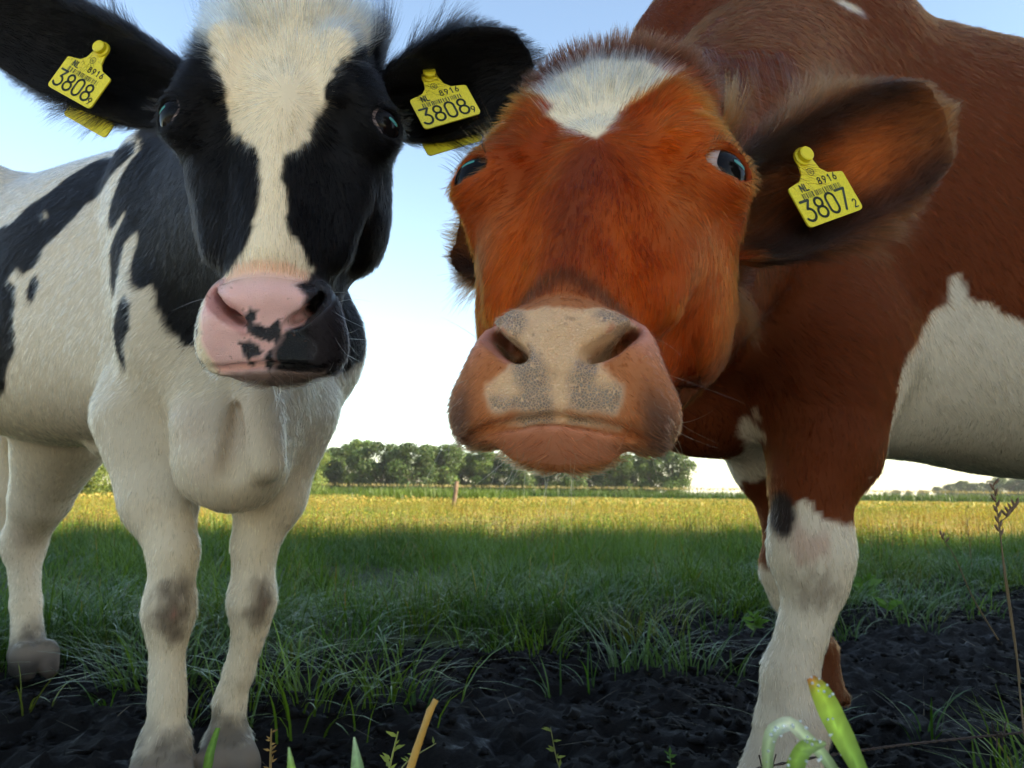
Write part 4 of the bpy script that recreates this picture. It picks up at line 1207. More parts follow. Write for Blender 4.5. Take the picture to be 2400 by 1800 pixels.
def strands(P, Nn, flow, length, lift, rad, cell, k=4, curl=.25, messy=.18, seed=0):
    """hairs leaning along flow, drawn together into small locks; returns points, radii and a lock number"""
    t = flow - Nn * (flow * Nn).sum(1, keepdims=True)
    t = unit(t)
    nz = np.stack([fbm(P, 60, 2, seed + i) for i in range(3)], 1) + rng.normal(0, .35, P.shape)
    t = unit(t + nz * messy)
    d0 = unit(t * np.cos(lift)[:, None] + Nn * np.sin(lift)[:, None])
    s = np.linspace(0, 1, k)[None, :, None]
    pts = P[:, None] - Nn[:, None] * .0008 + length[:, None, None] * (d0[:, None] * s + (t - Nn * .6)[:, None] * curl * s * s + nz[:, None] * .05 * s * s)
    # locks: hairs of one small cell lean towards their common tip
    q = np.floor((P + np.stack([noise3(P, 140, seed + 60 + i) for i in range(3)], 1) * .0035) / cell[:, None]).astype(np.int64)
    q = q - q.min(0); key = (q[:, 0] * (q[:, 1].max() + 1) + q[:, 1]) * (q[:, 2].max() + 1) + q[:, 2]
    key = key * 2 + (cell > .005)
    _, lock = np.unique(key, return_inverse=True)
    cnt = np.bincount(lock)
    tip = np.stack([np.bincount(lock, pts[:, -1, i]) / cnt for i in range(3)], 1)[lock]
    pull = rng.uniform(.25, .85, (len(P), 1))
    pts = pts + ((tip - pts[:, -1]) * pull)[:, None] * s ** 1.6
    r = rad[:, None] * np.linspace(1, .25, k)[None]
    return pts, r, lock

def hair_coat(name, V, Q, fr, coat, Bf, ears, fw, whorl, long_poll, mat, parent, nhead, nbody, seed):
    nrm = vert_normals(V, Q)
    L = fr.l(V)
    hd = (L[:, 1] < .24) & (np.abs(L[:, 0]) < .17) & (L[:, 2] > -.29) & (L[:, 2] < .30)
    er = np.zeros(len(V), bool)
    for e in ears: er |= in_ear(e, V)
    _, skin, _ = coat(V)
    dens = np.where(hd, nhead, nbody).astype(float)
    dens = np.where(er, nhead * .8, dens)
    dens = dens * np.where((nrm[:, 1] > .35) & ~er, .35, 1.0)
    dens[V[:, 2] < .08] = 0
    for s in (-1, 1):
        c = fr.w(eye_geometry(fr, s)[0]); dens[np.linalg.norm(V - c, axis=1) < .0245 * fr.sc] = 0
    dens = dens * (1 - sstep(.25, .6, skin))
    P, Nn = sample_faces(V, Q, dens, nrm)
    L = fr.l(P); x, y, z = L.T
    hd = (y < .24) & (np.abs(x) < .17) & (z > -.29) & (z < .30)
    n = len(P)
    jit = rng.normal(0, .0012, P.shape)
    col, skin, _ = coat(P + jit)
    col = col * np.exp(rng.normal(0, .34, (n, 1)) - .08 + .3 * fbm(P, 30, 2, seed + 5)[:, None])
    # directions
    u, v, h = body_uvz(Bf, P)
    back = -np.array([fw[0], fw[1], 0])
    flow = back[None] * .55 + np.array([0, 0, -.8])[None] + np.zeros((n, 3))
    leg = h < .60
    flow[leg] = back * .12 + np.array([0, 0, -1])
    nk = (P[:, 2] > .6) & (u < 0) & ~hd
    flow[nk] = back * .7 + np.array([0, 0, -.5])
    rx, rz = x - whorl[0], z - whorl[1]
    rr = np.hypot(rx, rz) + 1e-6
    lx = np.where(z < -.03, rx * .45, rx) / rr; lz = rz / rr
    lz = np.where(z < -.03, np.minimum(lz, -.4), lz)
    lz = np.where((np.abs(x) > .06) & (z < .06), np.minimum(lz, -.1), lz)
    lz = np.where(z < -.17, -.5, lz); lx = np.where(z < -.17, np.sign(x) * .5, lx)
    hf = fr.v(np.stack([lx, np.abs(lx) * .5, lz], 1))
    flow[hd] = hf[hd]
    ln = rng.uniform(.010, .017, n)
    lift = np.abs(rng.normal(R(17), R(9), n))
    ln[leg] *= .75
    ln[hd] = rng.uniform(.0075, .0125, hd.sum())
    fh = hd & (z > .0) & (np.abs(x) < .09) & (y < .15)
    ln[fh] *= 1 + 1.1 * sstep(.0, .10, z[fh])
    pl = hd & (z > long_poll[0])
    ln[pl] = rng.uniform(.5, 1.0, pl.sum()) * long_poll[1]; lift[pl] = np.abs(rng.normal(R(38), R(18), pl.sum()))
    mz = hd & (z < -.158)
    ln[mz] = rng.uniform(.003, .006, mz.sum()) * (1 + 1.4 * sstep(-.225, -.250, z[mz])); lift[mz] = np.abs(rng.normal(R(28), R(12), mz.sum()))
    rad = np.full(n, .00016); rad[~hd] = .00020
    for e in ears:
        s, t, hh = ear_coords(e, P); m = in_ear(e, P)
        tn = t / e['W']
        rim = np.maximum(np.abs(tn), np.clip(s, 0, 1) ** 3)
        f = e['e'][None] * (.35 + .9 * s[:, None]) + e['t'][None] * tn[:, None] * 1.1
        ins = (Nn @ e['n']) > 0
        f = np.where((ins & (np.abs(tn) < .8))[:, None], e['e'][None] * .8 + e['t'][None] * (tn * -.2)[:, None], f)
        flow[m] = f[m]
        ln[m] = rng.uniform(.009, .015, m.sum()) * (1 + 1.0 * sstep(.78, .98, rim[m]))
        deep = m & ins & (s < .55)
        ln[deep] *= 2.0
        lift[m] = np.abs(rng.normal(R(22), R(12), m.sum()))
        rad[m] = .00014
        base = (s > -.3) & (s < .14) & (np.abs(t) < .06) & (np.abs(hh) < .06) & (y > .05)
        ln[base] *= 1.5
    rad *= rng.uniform(.75, 1.25, n)
    cell = np.where(hd, .0042, .0080); cell = np.where(hd & (z > .03), .0060, cell)
    pts, r, lock = strands(P, Nn, flow, ln, lift, rad, cell, seed=seed)
    col = col * np.exp(rng.normal(0, .30, lock.max() + 1))[lock][:, None]
    return hair_object(name, pts, r, np.clip(col, 0, .95), mat, parent)
# ---------------------------------------------------------------- the cows: put together
hide_mat = hide_material('hide')
hair_mat = hair_material('coat hair')

def eye_material(name, col, rough=.06, coat=1.0):
    m, t, b, o = material(name)
    b.inputs['Base Color'].default_value = (*col, 1)
    b.inputs['Roughness'].default_value = rough
    b.inputs['Coat Weight'].default_value = coat * .12
    b.inputs['Specular IOR Level'].default_value = .07
    b.inputs['Coat Roughness'].default_value = .02
    return m
sclera_mat = eye_material('eye white', (.36, .26, .24), .2)
iris_mat = eye_material('dark iris', (.005, .004, .004), .08)
iris_mat.node_tree.nodes['Principled BSDF'].inputs['Specular IOR Level'].default_value = .03
eyeshine_mat = eye_material('teal eyeshine', (.04, .20, .17), .3, .3)  # flash eyeshine painted into the pupil as a plain teal colour

def cap_mesh(c, ax, bx, ux, r, ha, hb, n=28, m=10, sq=2.0):
    """patch of a sphere around ax, half angles ha (along bx) and hb (along ux)"""
    V, F = [c + ax * r], []
    for i in range(1, m + 1):
        for j in range(n):
            th = 2 * math.pi * j / n; q = i / m
            k = (abs(math.cos(th)) ** sq + abs(math.sin(th)) ** sq) ** (-1 / sq)
            a, b = ha * q * k * math.cos(th), hb * q * k * math.sin(th)
            d = unit(ax + bx * math.tan(a) + ux * math.tan(b))
            V.append(c + d * r)
    F3 = np.array([[0, 1 + j, 1 + (j + 1) % n] for j in range(n)])
    F4 = np.array([[1 + (i - 1) * n + j, 1 + i * n + j, 1 + i * n + (j + 1) % n, 1 + (i - 1) * n + (j + 1) % n] for i in range(1, m) for j in range(n)])
    return np.array(V), [F3, F4]

def make_eye(fr, s, parent, look):
    c, g, b, up = eye_geometry(fr, s)
    cw, r = fr.w(c), .0232 * fr.sc
    gl = unit(np.array(look) * [s, 1, 1])
    gw = fr.v(gl); bw = unit(np.cross([0, 0, 1], gw)); uw = np.cross(gw, bw)
    V, F = [], []
    for i in range(25):
        for j in range(32):
            th, ph = math.pi * i / 24, 2 * math.pi * j / 32
            V.append(cw + r * np.array([math.sin(th) * math.cos(ph), math.sin(th) * math.sin(ph), math.cos(th)]))
    F = np.array([[i * 32 + j, (i + 1) * 32 + j, (i + 1) * 32 + (j + 1) % 32, i * 32 + (j + 1) % 32] for i in range(24) for j in range(32)])
    e = mesh_obj('eye', V, F, sclera_mat, parent)
    V, F = cap_mesh(cw, gw, bw, uw, r * 1.018, R(56), R(55))
    mesh_obj('iris', V, F, iris_mat, e, loc=(0, 0, 0))
    ang = R(22) * s
    bp, upp = bw * math.cos(ang) + uw * math.sin(ang) * -1, uw * math.cos(ang) + bw * math.sin(ang)
    V, F = cap_mesh(cw, unit(gw - 0.12 * bw * s), bp, upp, r * 1.026, R(15), R(4.5), sq=5.0)
    mesh_obj('pupil', V, F, eyeshine_mat, e, loc=(0, 0, 0))
    return e

def whisker_set(name, fr, V, Q, col, parent, seed, down=1.0):
    r_ = np.random.default_rng(seed)
    L = fr.l(V); nrm = vert_normals(V, Q)
    pts, rad, cols = [], [], []
    for zone, n, ln in ((((-.26, -.242), .045, .10), 20, (.018, .042)), (((-.245, -.19), .075, .10), 20, (.016, .040)), (((-.19, -.15), .06, .08), 5, (.015, .03)), (((-.03, .02), .10, .08), 0, (.02, .04))):
        (z0, z1), xm, ym = zone
        idx = np.nonzero((L[:, 2] > z0) & (L[:, 2] < z1) & (np.abs(L[:, 0]) < xm) & (np.abs(L[:, 0]) > (.0 if z1 < -.24 else .048)) & (L[:, 1] < ym))[0]
        if not len(idx) or not n: continue
        for i in r_.choice(idx, n):
            p, nn = V[i], nrm[i]
            d = unit(nn + r_.normal(0, .35, 3) + np.array([0, 0, -.5 * down]))
            l_ = r_.uniform(*ln)
            s = np.linspace(0, 1, 7)[:, None]
            bend = unit(r_.normal(0, 1, 3) + [0, 0, -.6])
            pts.append(p + l_ * (d * s + bend * .42 * s * s)); rad.append(np.linspace(.00013, .00003, 7))
            cols.append(np.array(col) * r_.uniform(.6, 1.1))
    return hair_object(name, np.array(pts), np.array(rad), np.array(cols), hair_mat, parent)

def lashes(fr, s, parent, seed):
    r_ = np.random.default_rng(seed)
    c, g, b, up = eye_geometry(fr, s)
    pts, rad, cols = [], [], []
    for i in range(46):
        th = r_.uniform(.12, .88) * math.pi
        p = fr.w(c + g * .019 + b * .0195 * math.cos(th) + up * .0135 * math.sin(th))
        d = fr.v(unit(g * 1.0 + up * .25 + b * math.cos(th) * .4 + r_.normal(0, .15, 3)))
        s_ = np.linspace(0, 1, 5)[:, None]
        pts.append(p + r_.uniform(.010, .019) * (d * s_ - fr.v(up) * .35 * s_ * s_ * 1.0)); rad.append(np.linspace(.00016, .00006, 5)); cols.append((.015, .012, .011))
    return hair_object('eyelashes', np.array(pts), np.array(rad), np.array(cols), hair_mat, parent)

def make_cow(V, Q, fr, coat, Bf, ears, fw, whorl, poll, label, base, nh, nb, seed, look, wcol):
    root = empty('cow', base)
    tag(root, label, 'cow')
    col, skin, grey = coat(V)
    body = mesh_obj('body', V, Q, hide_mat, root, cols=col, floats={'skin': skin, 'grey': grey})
    for s in (-1, 1):
        make_eye(fr, s, root, look[s]); lashes(fr, s, root, seed + s)
    hair_coat('coat_hair', V, Q, fr, coat, Bf, ears, fw, whorl, poll, hair_mat, root, nh, nb, seed)
    whisker_set('whiskers', fr, V, Q, wcol, root, seed)
    return root

fwA = -(BA(1, 0, 0) - BA(0, 0, 0))[:2]; fwB = -(BB(1, 0, 0) - BB(0, 0, 0))[:2]
cowA = make_cow(VA, QA, frA, coat_A, BA, earsA, fwA, (.010, .010), (.10, .034), 'black and white cow with a white blaze and pink spotted nose', (-.9, 1.8, 0), 400000, 110000, 11, {-1: (.86, -.58, .08), 1: (.87, -.56, .02)}, (.5, .45, .4))
cowB = make_cow(VB, QB, frB, coat_B, BB, earsB, fwB, (.006, .012), (.146, .034), 'red brown cow with a white forehead star pushing its nose forward', (.9, 1.45, 0), 460000, 110000, 23, {-1: (.42, -.90, .02), 1: (.86, -.54, -.02)}, (.35, .27, .18))
# ---------------------------------------------------------------- ear tags
def flat_material(name, col, rough=.4, spec=.4):
    m, t, b, o = material(name)
    b.inputs['Base Color'].default_value = (*col, 1); b.inputs['Roughness'].default_value = rough
    b.inputs['Specular IOR Level'].default_value = spec
    return m, t, b
tag_mat, t, b = flat_material('yellow plastic', (.80, .66, .03), .32, .45)
nz = N(t, 'ShaderNodeTexNoise', i_Scale=60.0, i_Detail=4.0)
n2 = N(t, 'ShaderNodeTexNoise', i_Scale=220.0, i_Detail=5.0, i_Roughness=.7)
dirt = ramp(t, n2.outputs['Fac'], [(.56, (0, 0, 0)), (.72, (1, 1, 1))])
t.links.new(mixc(t, math_n(t, 'MULTIPLY', dirt, .55), ramp(t, nz.outputs['Fac'], [(.35, (.62, .49, .02)), (.6, (.80, .66, .03))]), (.22, .15, .04)), b.inputs['Base Color'])
t.links.new(ramp(t, n2.outputs['Fac'], [(.4, (.30,) * 3), (.65, (.6,) * 3)]), b.inputs['Roughness'])
b.inputs['Subsurface Weight'].default_value = .15
b.inputs['Subsurface Radius'].default_value = (.004, .003, .0005)
ink_mat, _, _ = flat_material('dark print', (.035, .045, .03), .5, .3)

def arc(cx, cy, rx, ry, a0, a1, n=14):
    return [(cx + rx * math.cos(R(a)), cy + ry * math.sin(R(a))) for a in np.linspace(a0, a1, n)]
# rounded stroke characters in a 0.6 x 1 cell
GL = {'0': [arc(.3, .72, .26, .28, 0, 180) + arc(.3, .28, .26, .28, 180, 360) + [(.56, .72)]],
      '8': [arc(.3, .745, .22, .225, -90, 270, 24), arc(.3, .265, .27, .265, -90, 270, 24)],
      '3': [[(.05, 1.0), (.54, 1.0), (.27, .60)] + arc(.27, .31, .29, .30, 80, -150, 18)],
      '7': [[(.04, 1.0), (.58, 1.0), (.16, 0)]],
      '9': [arc(.3, .70, .25, .28, -60, 300, 22), [(.52, .58), (.20, 0)]],
      '6': [arc(.3, .30, .25, .28, 120, 480, 22), [(.08, .42), (.40, 1.0)]],
      '1': [[(.12, .78), (.34, 1.0), (.34, 0)]],
      '2': [arc(.3, .74, .25, .26, 165, -35, 14) + [(.04, 0), (.58, 0)]],
      'N': [[(.04, 0), (.04, 1.0), (.56, 0), (.56, 1.0)]],
      'L': [[(.06, 1.0), (.06, 0), (.52, 0)]]}

def ribbon(pts, w):
    """flat round-capped stroke in the plane"""
    pts = np.array(pts, float); V, F = [], []
    for (a, b_) in zip(pts[:-1], pts[1:]):
        d = unit(b_ - a); n = np.array([-d[1], d[0]]); o = len(V)
        V += [a + n * w / 2, b_ + n * w / 2, b_ - n * w / 2, a - n * w / 2]; F.append([o + 3, o + 2, o + 1, o])
    return V, F

def discs(pts, w, n=10):
    V, F = [], []
    for p in pts:
        o = len(V)
        V += [(p[0] + w / 2 * math.cos(2 * math.pi * k / n), p[1] + w / 2 * math.sin(2 * math.pi * k / n)) for k in range(n)]
        F.append([o + k for k in range(n)])
    return V, F

def glyphs(text, x, y, h, w, gap=.78, sub=None):
    """list of (vertices, quads, discs) for a line of characters"""
    out = []
    for ch in text:
        if ch != ' ':
            for st in GL[ch]: out.append([(x + px * h * .98, y + py * h) for px, py in st])
        x += h * gap
    return out

def make_tag(parent, button, xdir, ydir, number, small, seed, back_off, haircol):
    """yellow ear tag: xdir, ydir span the plate as read; button is where it pierces the ear"""
    xd = unit(xdir); yd = unit(np.asarray(ydir) - xd * np.dot(ydir, xd)); zd = np.cross(xd, yd)
    root = empty('ear_tag', Vector(button) - world_loc(parent), parent)
    def put(name, V2, faces, mat, z, th=0.0, par=root):
        V2 = np.asarray(V2, float)
        V = V2[:, :1] * xd + V2[:, 1:2] * yd + z * zd
        n = len(V)
        if th:
            V = np.concatenate([V, V - zd * th])
            F = [list(f) for f in faces] + [[i + n for i in reversed(f)] for f in faces]
            f = faces[0]
            F += [[f[i], f[i] + n, f[(i + 1) % len(f)] + n, f[(i + 1) % len(f)]] for i in range(len(f))]
        else: F = [list(f) for f in faces]
        m = bpy.data.meshes.new(name); m.from_pydata([tuple(v) for v in V], [], F); m.materials.append(mat)
        o = bpy.data.objects.new(name, m); C.objects.link(o); o.parent = par
        return o
    W2, H0, HS = .0315, -.060, -.022
    xd, yd = xd * 1.1, yd * 1.1
    def rc(cx, cy, r, a0, a1, n=5): return arc(cx, cy, r, r, a0, a1, n)
    out = rc(-W2 + .004, H0 + .004, .004, 270, 180) [::1] + rc(-W2 + .003, HS - .003, .003, 180, 95) + [(-.016, -.0195), (-.0105, -.014), (-.0085, -.006)] + rc(0, 0, .0085, 180, 0, 9) + [(.0085, -.006), (.0105, -.014), (.016, -.0195)] + rc(W2 - .003, HS - .003, .003, 85, 0) + rc(W2 - .004, H0 + .004, .004, 0, -90)
    out = out[::-1]
    put('plate', out, [list(range(len(out)))], tag_mat, .0, .0016)
    # button with a stepped rim
    for nm, r0, z0, z1 in (('button_rim', .0085, .0002, .0022), ('button', .0066, .0022, .0075)):
        n = 20; V = []; F = []
        for (r, z) in ((r0, z0), (r0, z1 - .0008), (r0 - .0010, z1)):
            V += [r * math.cos(2 * math.pi * k / n) * xd + r * math.sin(2 * math.pi * k / n) * yd + z * zd for k in range(n)]
        for i in range(2): F += [[i * n + k, i * n + (k + 1) % n, (i + 1) * n + (k + 1) % n, (i + 1) * n + k] for k in range(n)]
        F.append([2 * n + k for k in range(n)])
        m = bpy.data.meshes.new(nm); m.from_pydata([tuple(v) for v in V], [], F); m.materials.append(tag_mat)
        o = bpy.data.objects.new(nm, m); C.objects.link(o); o.parent = root
    # print
    strokes = [(s, .0024) for s in glyphs(number, -.0285, -.0555, .0185, .0, .72)]
    strokes += [(s, .0012) for s in glyphs(small, .0235, -.0565, .0072, .0)]
    strokes += [(s, .0013) for s in glyphs('NL', -.0200, -.0290, .0062, .0, .80)]
    strokes += [(s, .0012) for s in glyphs('8916', .0010, -.0275, .0062, .0, .92)]
    strokes += [(arc(-.001, -.0145, .0034, .0034, 0, 360, 18), .0006), ([(-.003, -.0145), (.001, -.0145)], .0006), ([(-.002, -.0130), (-.002, -.0138)], .0008), ([(0, -.0130), (0, -.0138)], .0008), ([(-.002, -.0154), (0, -.0162)], .0008)]
    r_ = np.random.default_rng(seed); x = -.0215
    while x < .0215:
        wd = r_.choice([.0004, .0006, .0010]); strokes.append(([(x, -.0360), (x, -.0308)], wd)); x += wd + r_.choice([.0006, .0009, .0016])
    V, F = [], []
    for s, w in strokes:
        v, f = ribbon(s, w); o_ = len(V); V += v; F += [[i + o_ for i in q] for q in f]
        if w > .0010:
            v, f = discs(s, w); o_ = len(V); V += v; F += [[i + o_ for i in q] for q in f]
    put('print', V, F, ink_mat, .0003)
    # ear hairs lying across the plate
    hp, hr, hcol = [], [], []
    for i in range(46):
        p0 = np.array(xd) * r_.uniform(-.030, .004) + np.array(yd) * r_.uniform(-.026, .004) - zd * .001
        d = unit(np.array(xd) * r_.uniform(.1, .9) - np.array(yd) * r_.uniform(.1, .9) + zd * r_.uniform(.35, .8))
        q = np.linspace(0, 1, 6)[:, None]; l_ = r_.uniform(.010, .024)
        hp.append(np.asarray(button) + p0 + l_ * (d * q - zd * .22 * q * q)); hr.append(np.linspace(.00016, .00005, 6)); hcol.append(np.array(haircol) * r_.uniform(.6, 1.4))
    hair_object('ear_hair', np.array(hp), np.array(hr), np.array(hcol), hair_mat, root)
    # rear half of the tag behind the ear
    bo = back_off
    ob = [(x_ + bo[0], y_ * 1.0 + bo[1]) for x_, y_ in out]
    put('rear_plate', ob, [list(range(len(ob)))], tag_mat, -bo[2], .0016)
    return tag(root, 'yellow ear tag printed NL 8916 %s with a small %s' % (number, small))

make_tag(cowA, np.array([-.466, .846, .960]), at(254, 210, .855) - at(148, 152, .87), at(214, 128, .85) - at(196, 230, .845), '3808', '9', 1, (.004, -.014, .034), (.01, .008, .008))
make_tag(cowA, np.array([-.098, .850, .936]), at(1094, 215, .86) - at(980, 247, .845), at(1040, 195, .86) - at(1030, 300, .845), '3808', '9', 2, (.002, -.010, .034), (.01, .008, .008))
make_tag(cowB, np.array([.268, .712, .784]), at(1990, 390, .74) - at(1850, 437, .715), at(1922, 360, .73) - at(1915, 500, .715), '3807', '2', 3, (.010, -.012, .034), (.05, .015, .006))

# ---------------------------------------------------------------- things in the field
wood, t, b = flat_material('weathered wood', (.14, .10, .07), .85, .2)
nz = N(t, 'ShaderNodeTexNoise', i_Scale=12.0, i_Detail=6.0)
t.links.new(ramp(t, nz.outputs['Fac'], [(.35, (.075, .05, .035)), (.65, (.20, .14, .10))]), b.inputs['Base Color'])
pb = at(1062, 1190, 25.0); pt_ = at(1071, 1128, 25.0)
V, F = tube([pb - [0, 0, .25], pb, (pb + pt_) / 2 + [.008, 0, 0], pt_ - [0, 0, .01], pt_], [.068, .066, .064, .062, .050], 12)
V = np.concatenate([V, [pt_ + [0, 0, .004]]]); k = len(V) - 1
cap = np.array([[k - 12 + j, k - 12 + (j + 1) % 12, k] for j in range(12)])
post = mesh_obj('fence_post', V, [F, cap], wood)
tag(post, 'short weathered wooden fence post standing alone in the golden field', 'post')

# reeds in the ditch before the maize
reeds = []
for i, (px, Y, n) in enumerate(((880, 50, 260), (930, 48, 380), (990, 46, 420), (1040, 47, 380), (1095, 45, 460), (1140, 46, 380), (1180, 48, 260), (760, 60, 300), (700, 55, 300))):
    c = at(px, 1160, Y); x = c[0] + rng.normal(0, .75, n); y = c[1] + rng.normal(0, .5, n)
    P = np.stack([x, y, x * 0 - .02], 1)
    V, F, cc = blades(P, rng.uniform(.45, .95, n), rng.uniform(.03, .06, n), rng.uniform(0, 6.28, n), np.abs(rng.normal(0, .2, n)), rng.uniform(0, .4, n), np.tile([.055, .105, .020], (n, 1)) * np.exp(rng.normal(0, .3, (n, 1))), np.tile([.10, .15, .03], (n, 1)))
    reeds.append((V, F, cc))
o = 0; Vs, Fq, Ft, Cs = [], [], [], []
for V, F, cc in reeds: Vs.append(V); Fq.append(F[0] + o); Ft.append(F[1] + o); Cs.append(cc); o += len(V)
rd = mesh_obj('ditch_reeds', np.concatenate(Vs), [np.concatenate(Fq), np.concatenate(Ft)], grass_mat, cols=np.concatenate(Cs))
tag(rd, 'dark green reeds in clumps along the ditch near the fence post', 'reeds', kind='stuff')

# ---------------------------------------------------------------- near blades and stalks
def leaf_blade(name, pts, widths, face, cols, label, cat='grass blade', mat=None, fold=.25):
    """one broad grass leaf along a path, folded along its midrib"""
    pts = np.asarray(pts, float)
    t_ = np.linspace(0, 1, len(pts)); g = np.linspace(0, 1, 22)
    P = np.stack([pchip(t_, pts[:, i], g) for i in range(3)], 1).astype(float)
    W = np.interp(g, np.linspace(0, 1, len(widths)), widths)
    tg = unit(np.gradient(P, axis=0)); sd = unit(np.cross(tg, face)); nn = np.cross(sd, tg)
    us = np.array([-1, -.55, -.08, .08, .55, 1.0]); m = len(us)
    wav = np.sin(g * 9)[:, None, None] * .06
    V = P[:, None] + sd[:, None] * (us[None, :, None] * W[:, None, None] / 2) + nn[:, None] * (np.abs(us)[None, :, None] * (fold + wav) * W[:, None, None] * .5)
    V2 = V - nn[:, None] * .0004
    n = len(g); k = np.arange(n - 1)[:, None] * m
    top = np.concatenate([np.concatenate([k + a, k + a + 1, k + a + m + 1, k + a + m], 1) for a in range(m - 1)])
    o = n * m
    F = np.concatenate([top, top[:, ::-1] + o])
    ci = np.stack([np.interp(g, np.linspace(0, 1, len(cols)), [c[i] for c in cols]) for i in range(3)], 1)
    stripe = np.array([.75, 1.0, 1.35, 1.35, .95, .7])
    cc = (ci[:, None] * stripe[None, :, None] * np.exp(rng.normal(0, .10, (n, m, 1)))).reshape(-1, 3)
    ob = mesh_obj(name, np.concatenate([V.reshape(-1, 3), V2.reshape(-1, 3)]), F, mat or grass_mat, cols=np.clip(np.concatenate([cc, cc]), 0, .9))
    tag(ob, label, cat)
    return ob

dew_mat, t, b = flat_material('dew', (.9, .95, .95), .03, .5)
b.inputs['Transmission Weight'].default_value = .6; b.inputs['IOR'].default_value = 1.33
def add_dew(ob, n, r0, r1, seed, face):
    me = ob.data; co = np.zeros(len(me.vertices) * 3, np.float32); me.vertices.foreach_get('co', co); co = co.reshape(-1, 3)
    half = len(co) // 2; r_ = np.random.default_rng(seed); parts = []
    ico = []
    for i in range(n):
        p = co[r_.integers(0, half)] + r_.normal(0, .0006, 3); r = r_.uniform(r0, r1)
        th = np.linspace(0, math.pi, 7); V, F = tube([p + np.array(face) * r * math.cos(a) for a in th], [max(r * math.sin(a), 1e-5) for a in th], 8)
        parts.append((V, F))
    V, F = merge(parts)
    mesh_obj('dew', V, F, dew_mat, ob, loc=(0, 0, 0))

FACE = (0, -1, .35)
LG, DG = (.24, .38, .06), (.10, .18, .03)
b1 = leaf_blade('grass_blade', [at(2060, 1900, .36), at(2000, 1780, .37), at(1955, 1690, .375), at(1920, 1620, .38), at(1899, 1588, .382)], [.004, .0075, .0105, .0110, .0085, .004], FACE, [DG, LG, (.38, .52, .07), (.42, .50, .05), (.48, .16, .04)], 'broad bright grass blade with a rusty tip in front of the white foreleg')
add_dew(b1, 22, .0003, .0008, 1, (0, -1, 0))
b2 = leaf_blade('grass_blade', [at(1800, 1880, .36), at(1798, 1770, .36), at(1812, 1712, .36), at(1845, 1696, .365), at(1890, 1730, .37), at(1950, 1800, .375), at(1990, 1880, .38)], [.003, .005, .0058, .006, .0056, .005, .003], FACE, [DG, (.40, .48, .30), (.62, .66, .55), (.42, .52, .30), DG], 'pale dewy grass blade bent into an arch at the bottom right')
add_dew(b2, 30, .0003, .0009, 2, (0, -1, 0))
b3 = leaf_blade('grass_blade', [at(1850, 1880, .33), at(1865, 1790, .33), at(1890, 1752, .335), at(1935, 1742, .34)], [.004, .007, .006, .0015], FACE, [DG, LG, (.24, .32, .14)], 'small dewy grass blade under the arched one')
add_dew(b3, 14, .0003, .0008, 3, (0, -1, 0))
leaf_blade('grass_blade', [at(845, 1900, .42), at(838, 1800, .42), at(830, 1728, .42)], [.006, .0065, .0008], FACE, [DG, (.22, .34, .16), (.36, .46, .30)], 'pointed pale grass blade at the bottom left of the straw')
leaf_blade('grass_blade', [at(690, 1900, .40), at(684, 1810, .40), at(677, 1752, .40)], [.004, .0045, .0008], FACE, [DG, LG, (.30, .42, .22)], 'small pale grass blade right of the white hooves')
leaf_blade('grass_blade', [at(470, 1900, .70), at(490, 1780, .70), at(511, 1706, .71)], [.006, .008, .004], FACE, [DG, (.10, .20, .03), (.12, .22, .03)], 'blunt green grass blade in front of the right white hoof')
straw_mat = leaf_material('straw', .15, .45, .4)
V, F = tube([at(930, 1900, .46), at(975, 1760, .46), at(1008, 1665, .462), at(1022, 1640, .463)], [.0022, .0021, .0020, .0017], 10)
st = mesh_obj('straw', V, F, straw_mat, cols=np.tile([.46, .25, .05], (len(V), 1)))
tag(st, 'single golden straw leaning right at the bottom centre', 'straw')

def sprig(name, path, r, leaves, col, lcol, label, size, seed, cat='weed'):
    """stem with small pointed leaves"""
    r_ = np.random.default_rng(seed); path = np.asarray(path, float)
    g = np.linspace(0, 1, 14); t_ = np.linspace(0, 1, len(path))
    P = np.stack([pchip(t_, path[:, i], g) for i in range(3)], 1).astype(float)
    root = empty(name, P[0]); tag(root, label, cat)
    V, F = tube(P, np.linspace(r, r * .4, 14), 7)
    mesh_obj('stem', V, F, straw_mat, root, cols=np.tile(col, (len(V), 1)))
    for i in range(leaves):
        s = r_.uniform(.25, 1.0); p = np.array([np.interp(s, g, P[:, k]) for k in range(3)])
        a = r_.uniform(0, 6.28); l = size * r_.uniform(.6, 1.2)
        d = unit(np.array([math.cos(a), math.sin(a) * .6, r_.uniform(.1, .9)])); sd = unit(np.cross(d, (0, -1, .4)))
        nn = np.cross(sd, d)
        V = np.array([p, p + d * l * .4 + sd * l * .16 + nn * l * .04, p + d * l * .45, p + d * l * .4 - sd * l * .16 + nn * l * .04, p + d * l - nn * l * .12])
        mesh_obj('leaf', V, np.array([[0, 1, 2], [0, 2, 3], [1, 4, 2], [2, 4, 3]]), grass_mat, root, cols=np.tile(np.array(lcol) * r_.uniform(.7, 1.2), (5, 1)))
    return root
sprig('seed_stalk', [at(636, 1880, .75), at(634, 1780, .75), at(636, 1708, .75)], .0016, 16, (.20, .13, .04), (.26, .15, .05), 'thin brown seed stalk right of the white hooves', .007, 1, 'stalk')
sprig('weed_sprig', [at(895, 1880, .62), at(915, 1790, .62), at(933, 1715, .62)], .0012, 9, (.20, .22, .05), (.20, .24, .05), 'thin leafy weed sprig left of the golden straw', .009, 2)
sprig('weed_sprig', [at(900, 1880, .64), at(950, 1790, .64), at(1022, 1742, .64)], .0009, 6, (.16, .16, .05), (.14, .18, .04), 'fine side sprig bending right behind the straw', .007, 3)
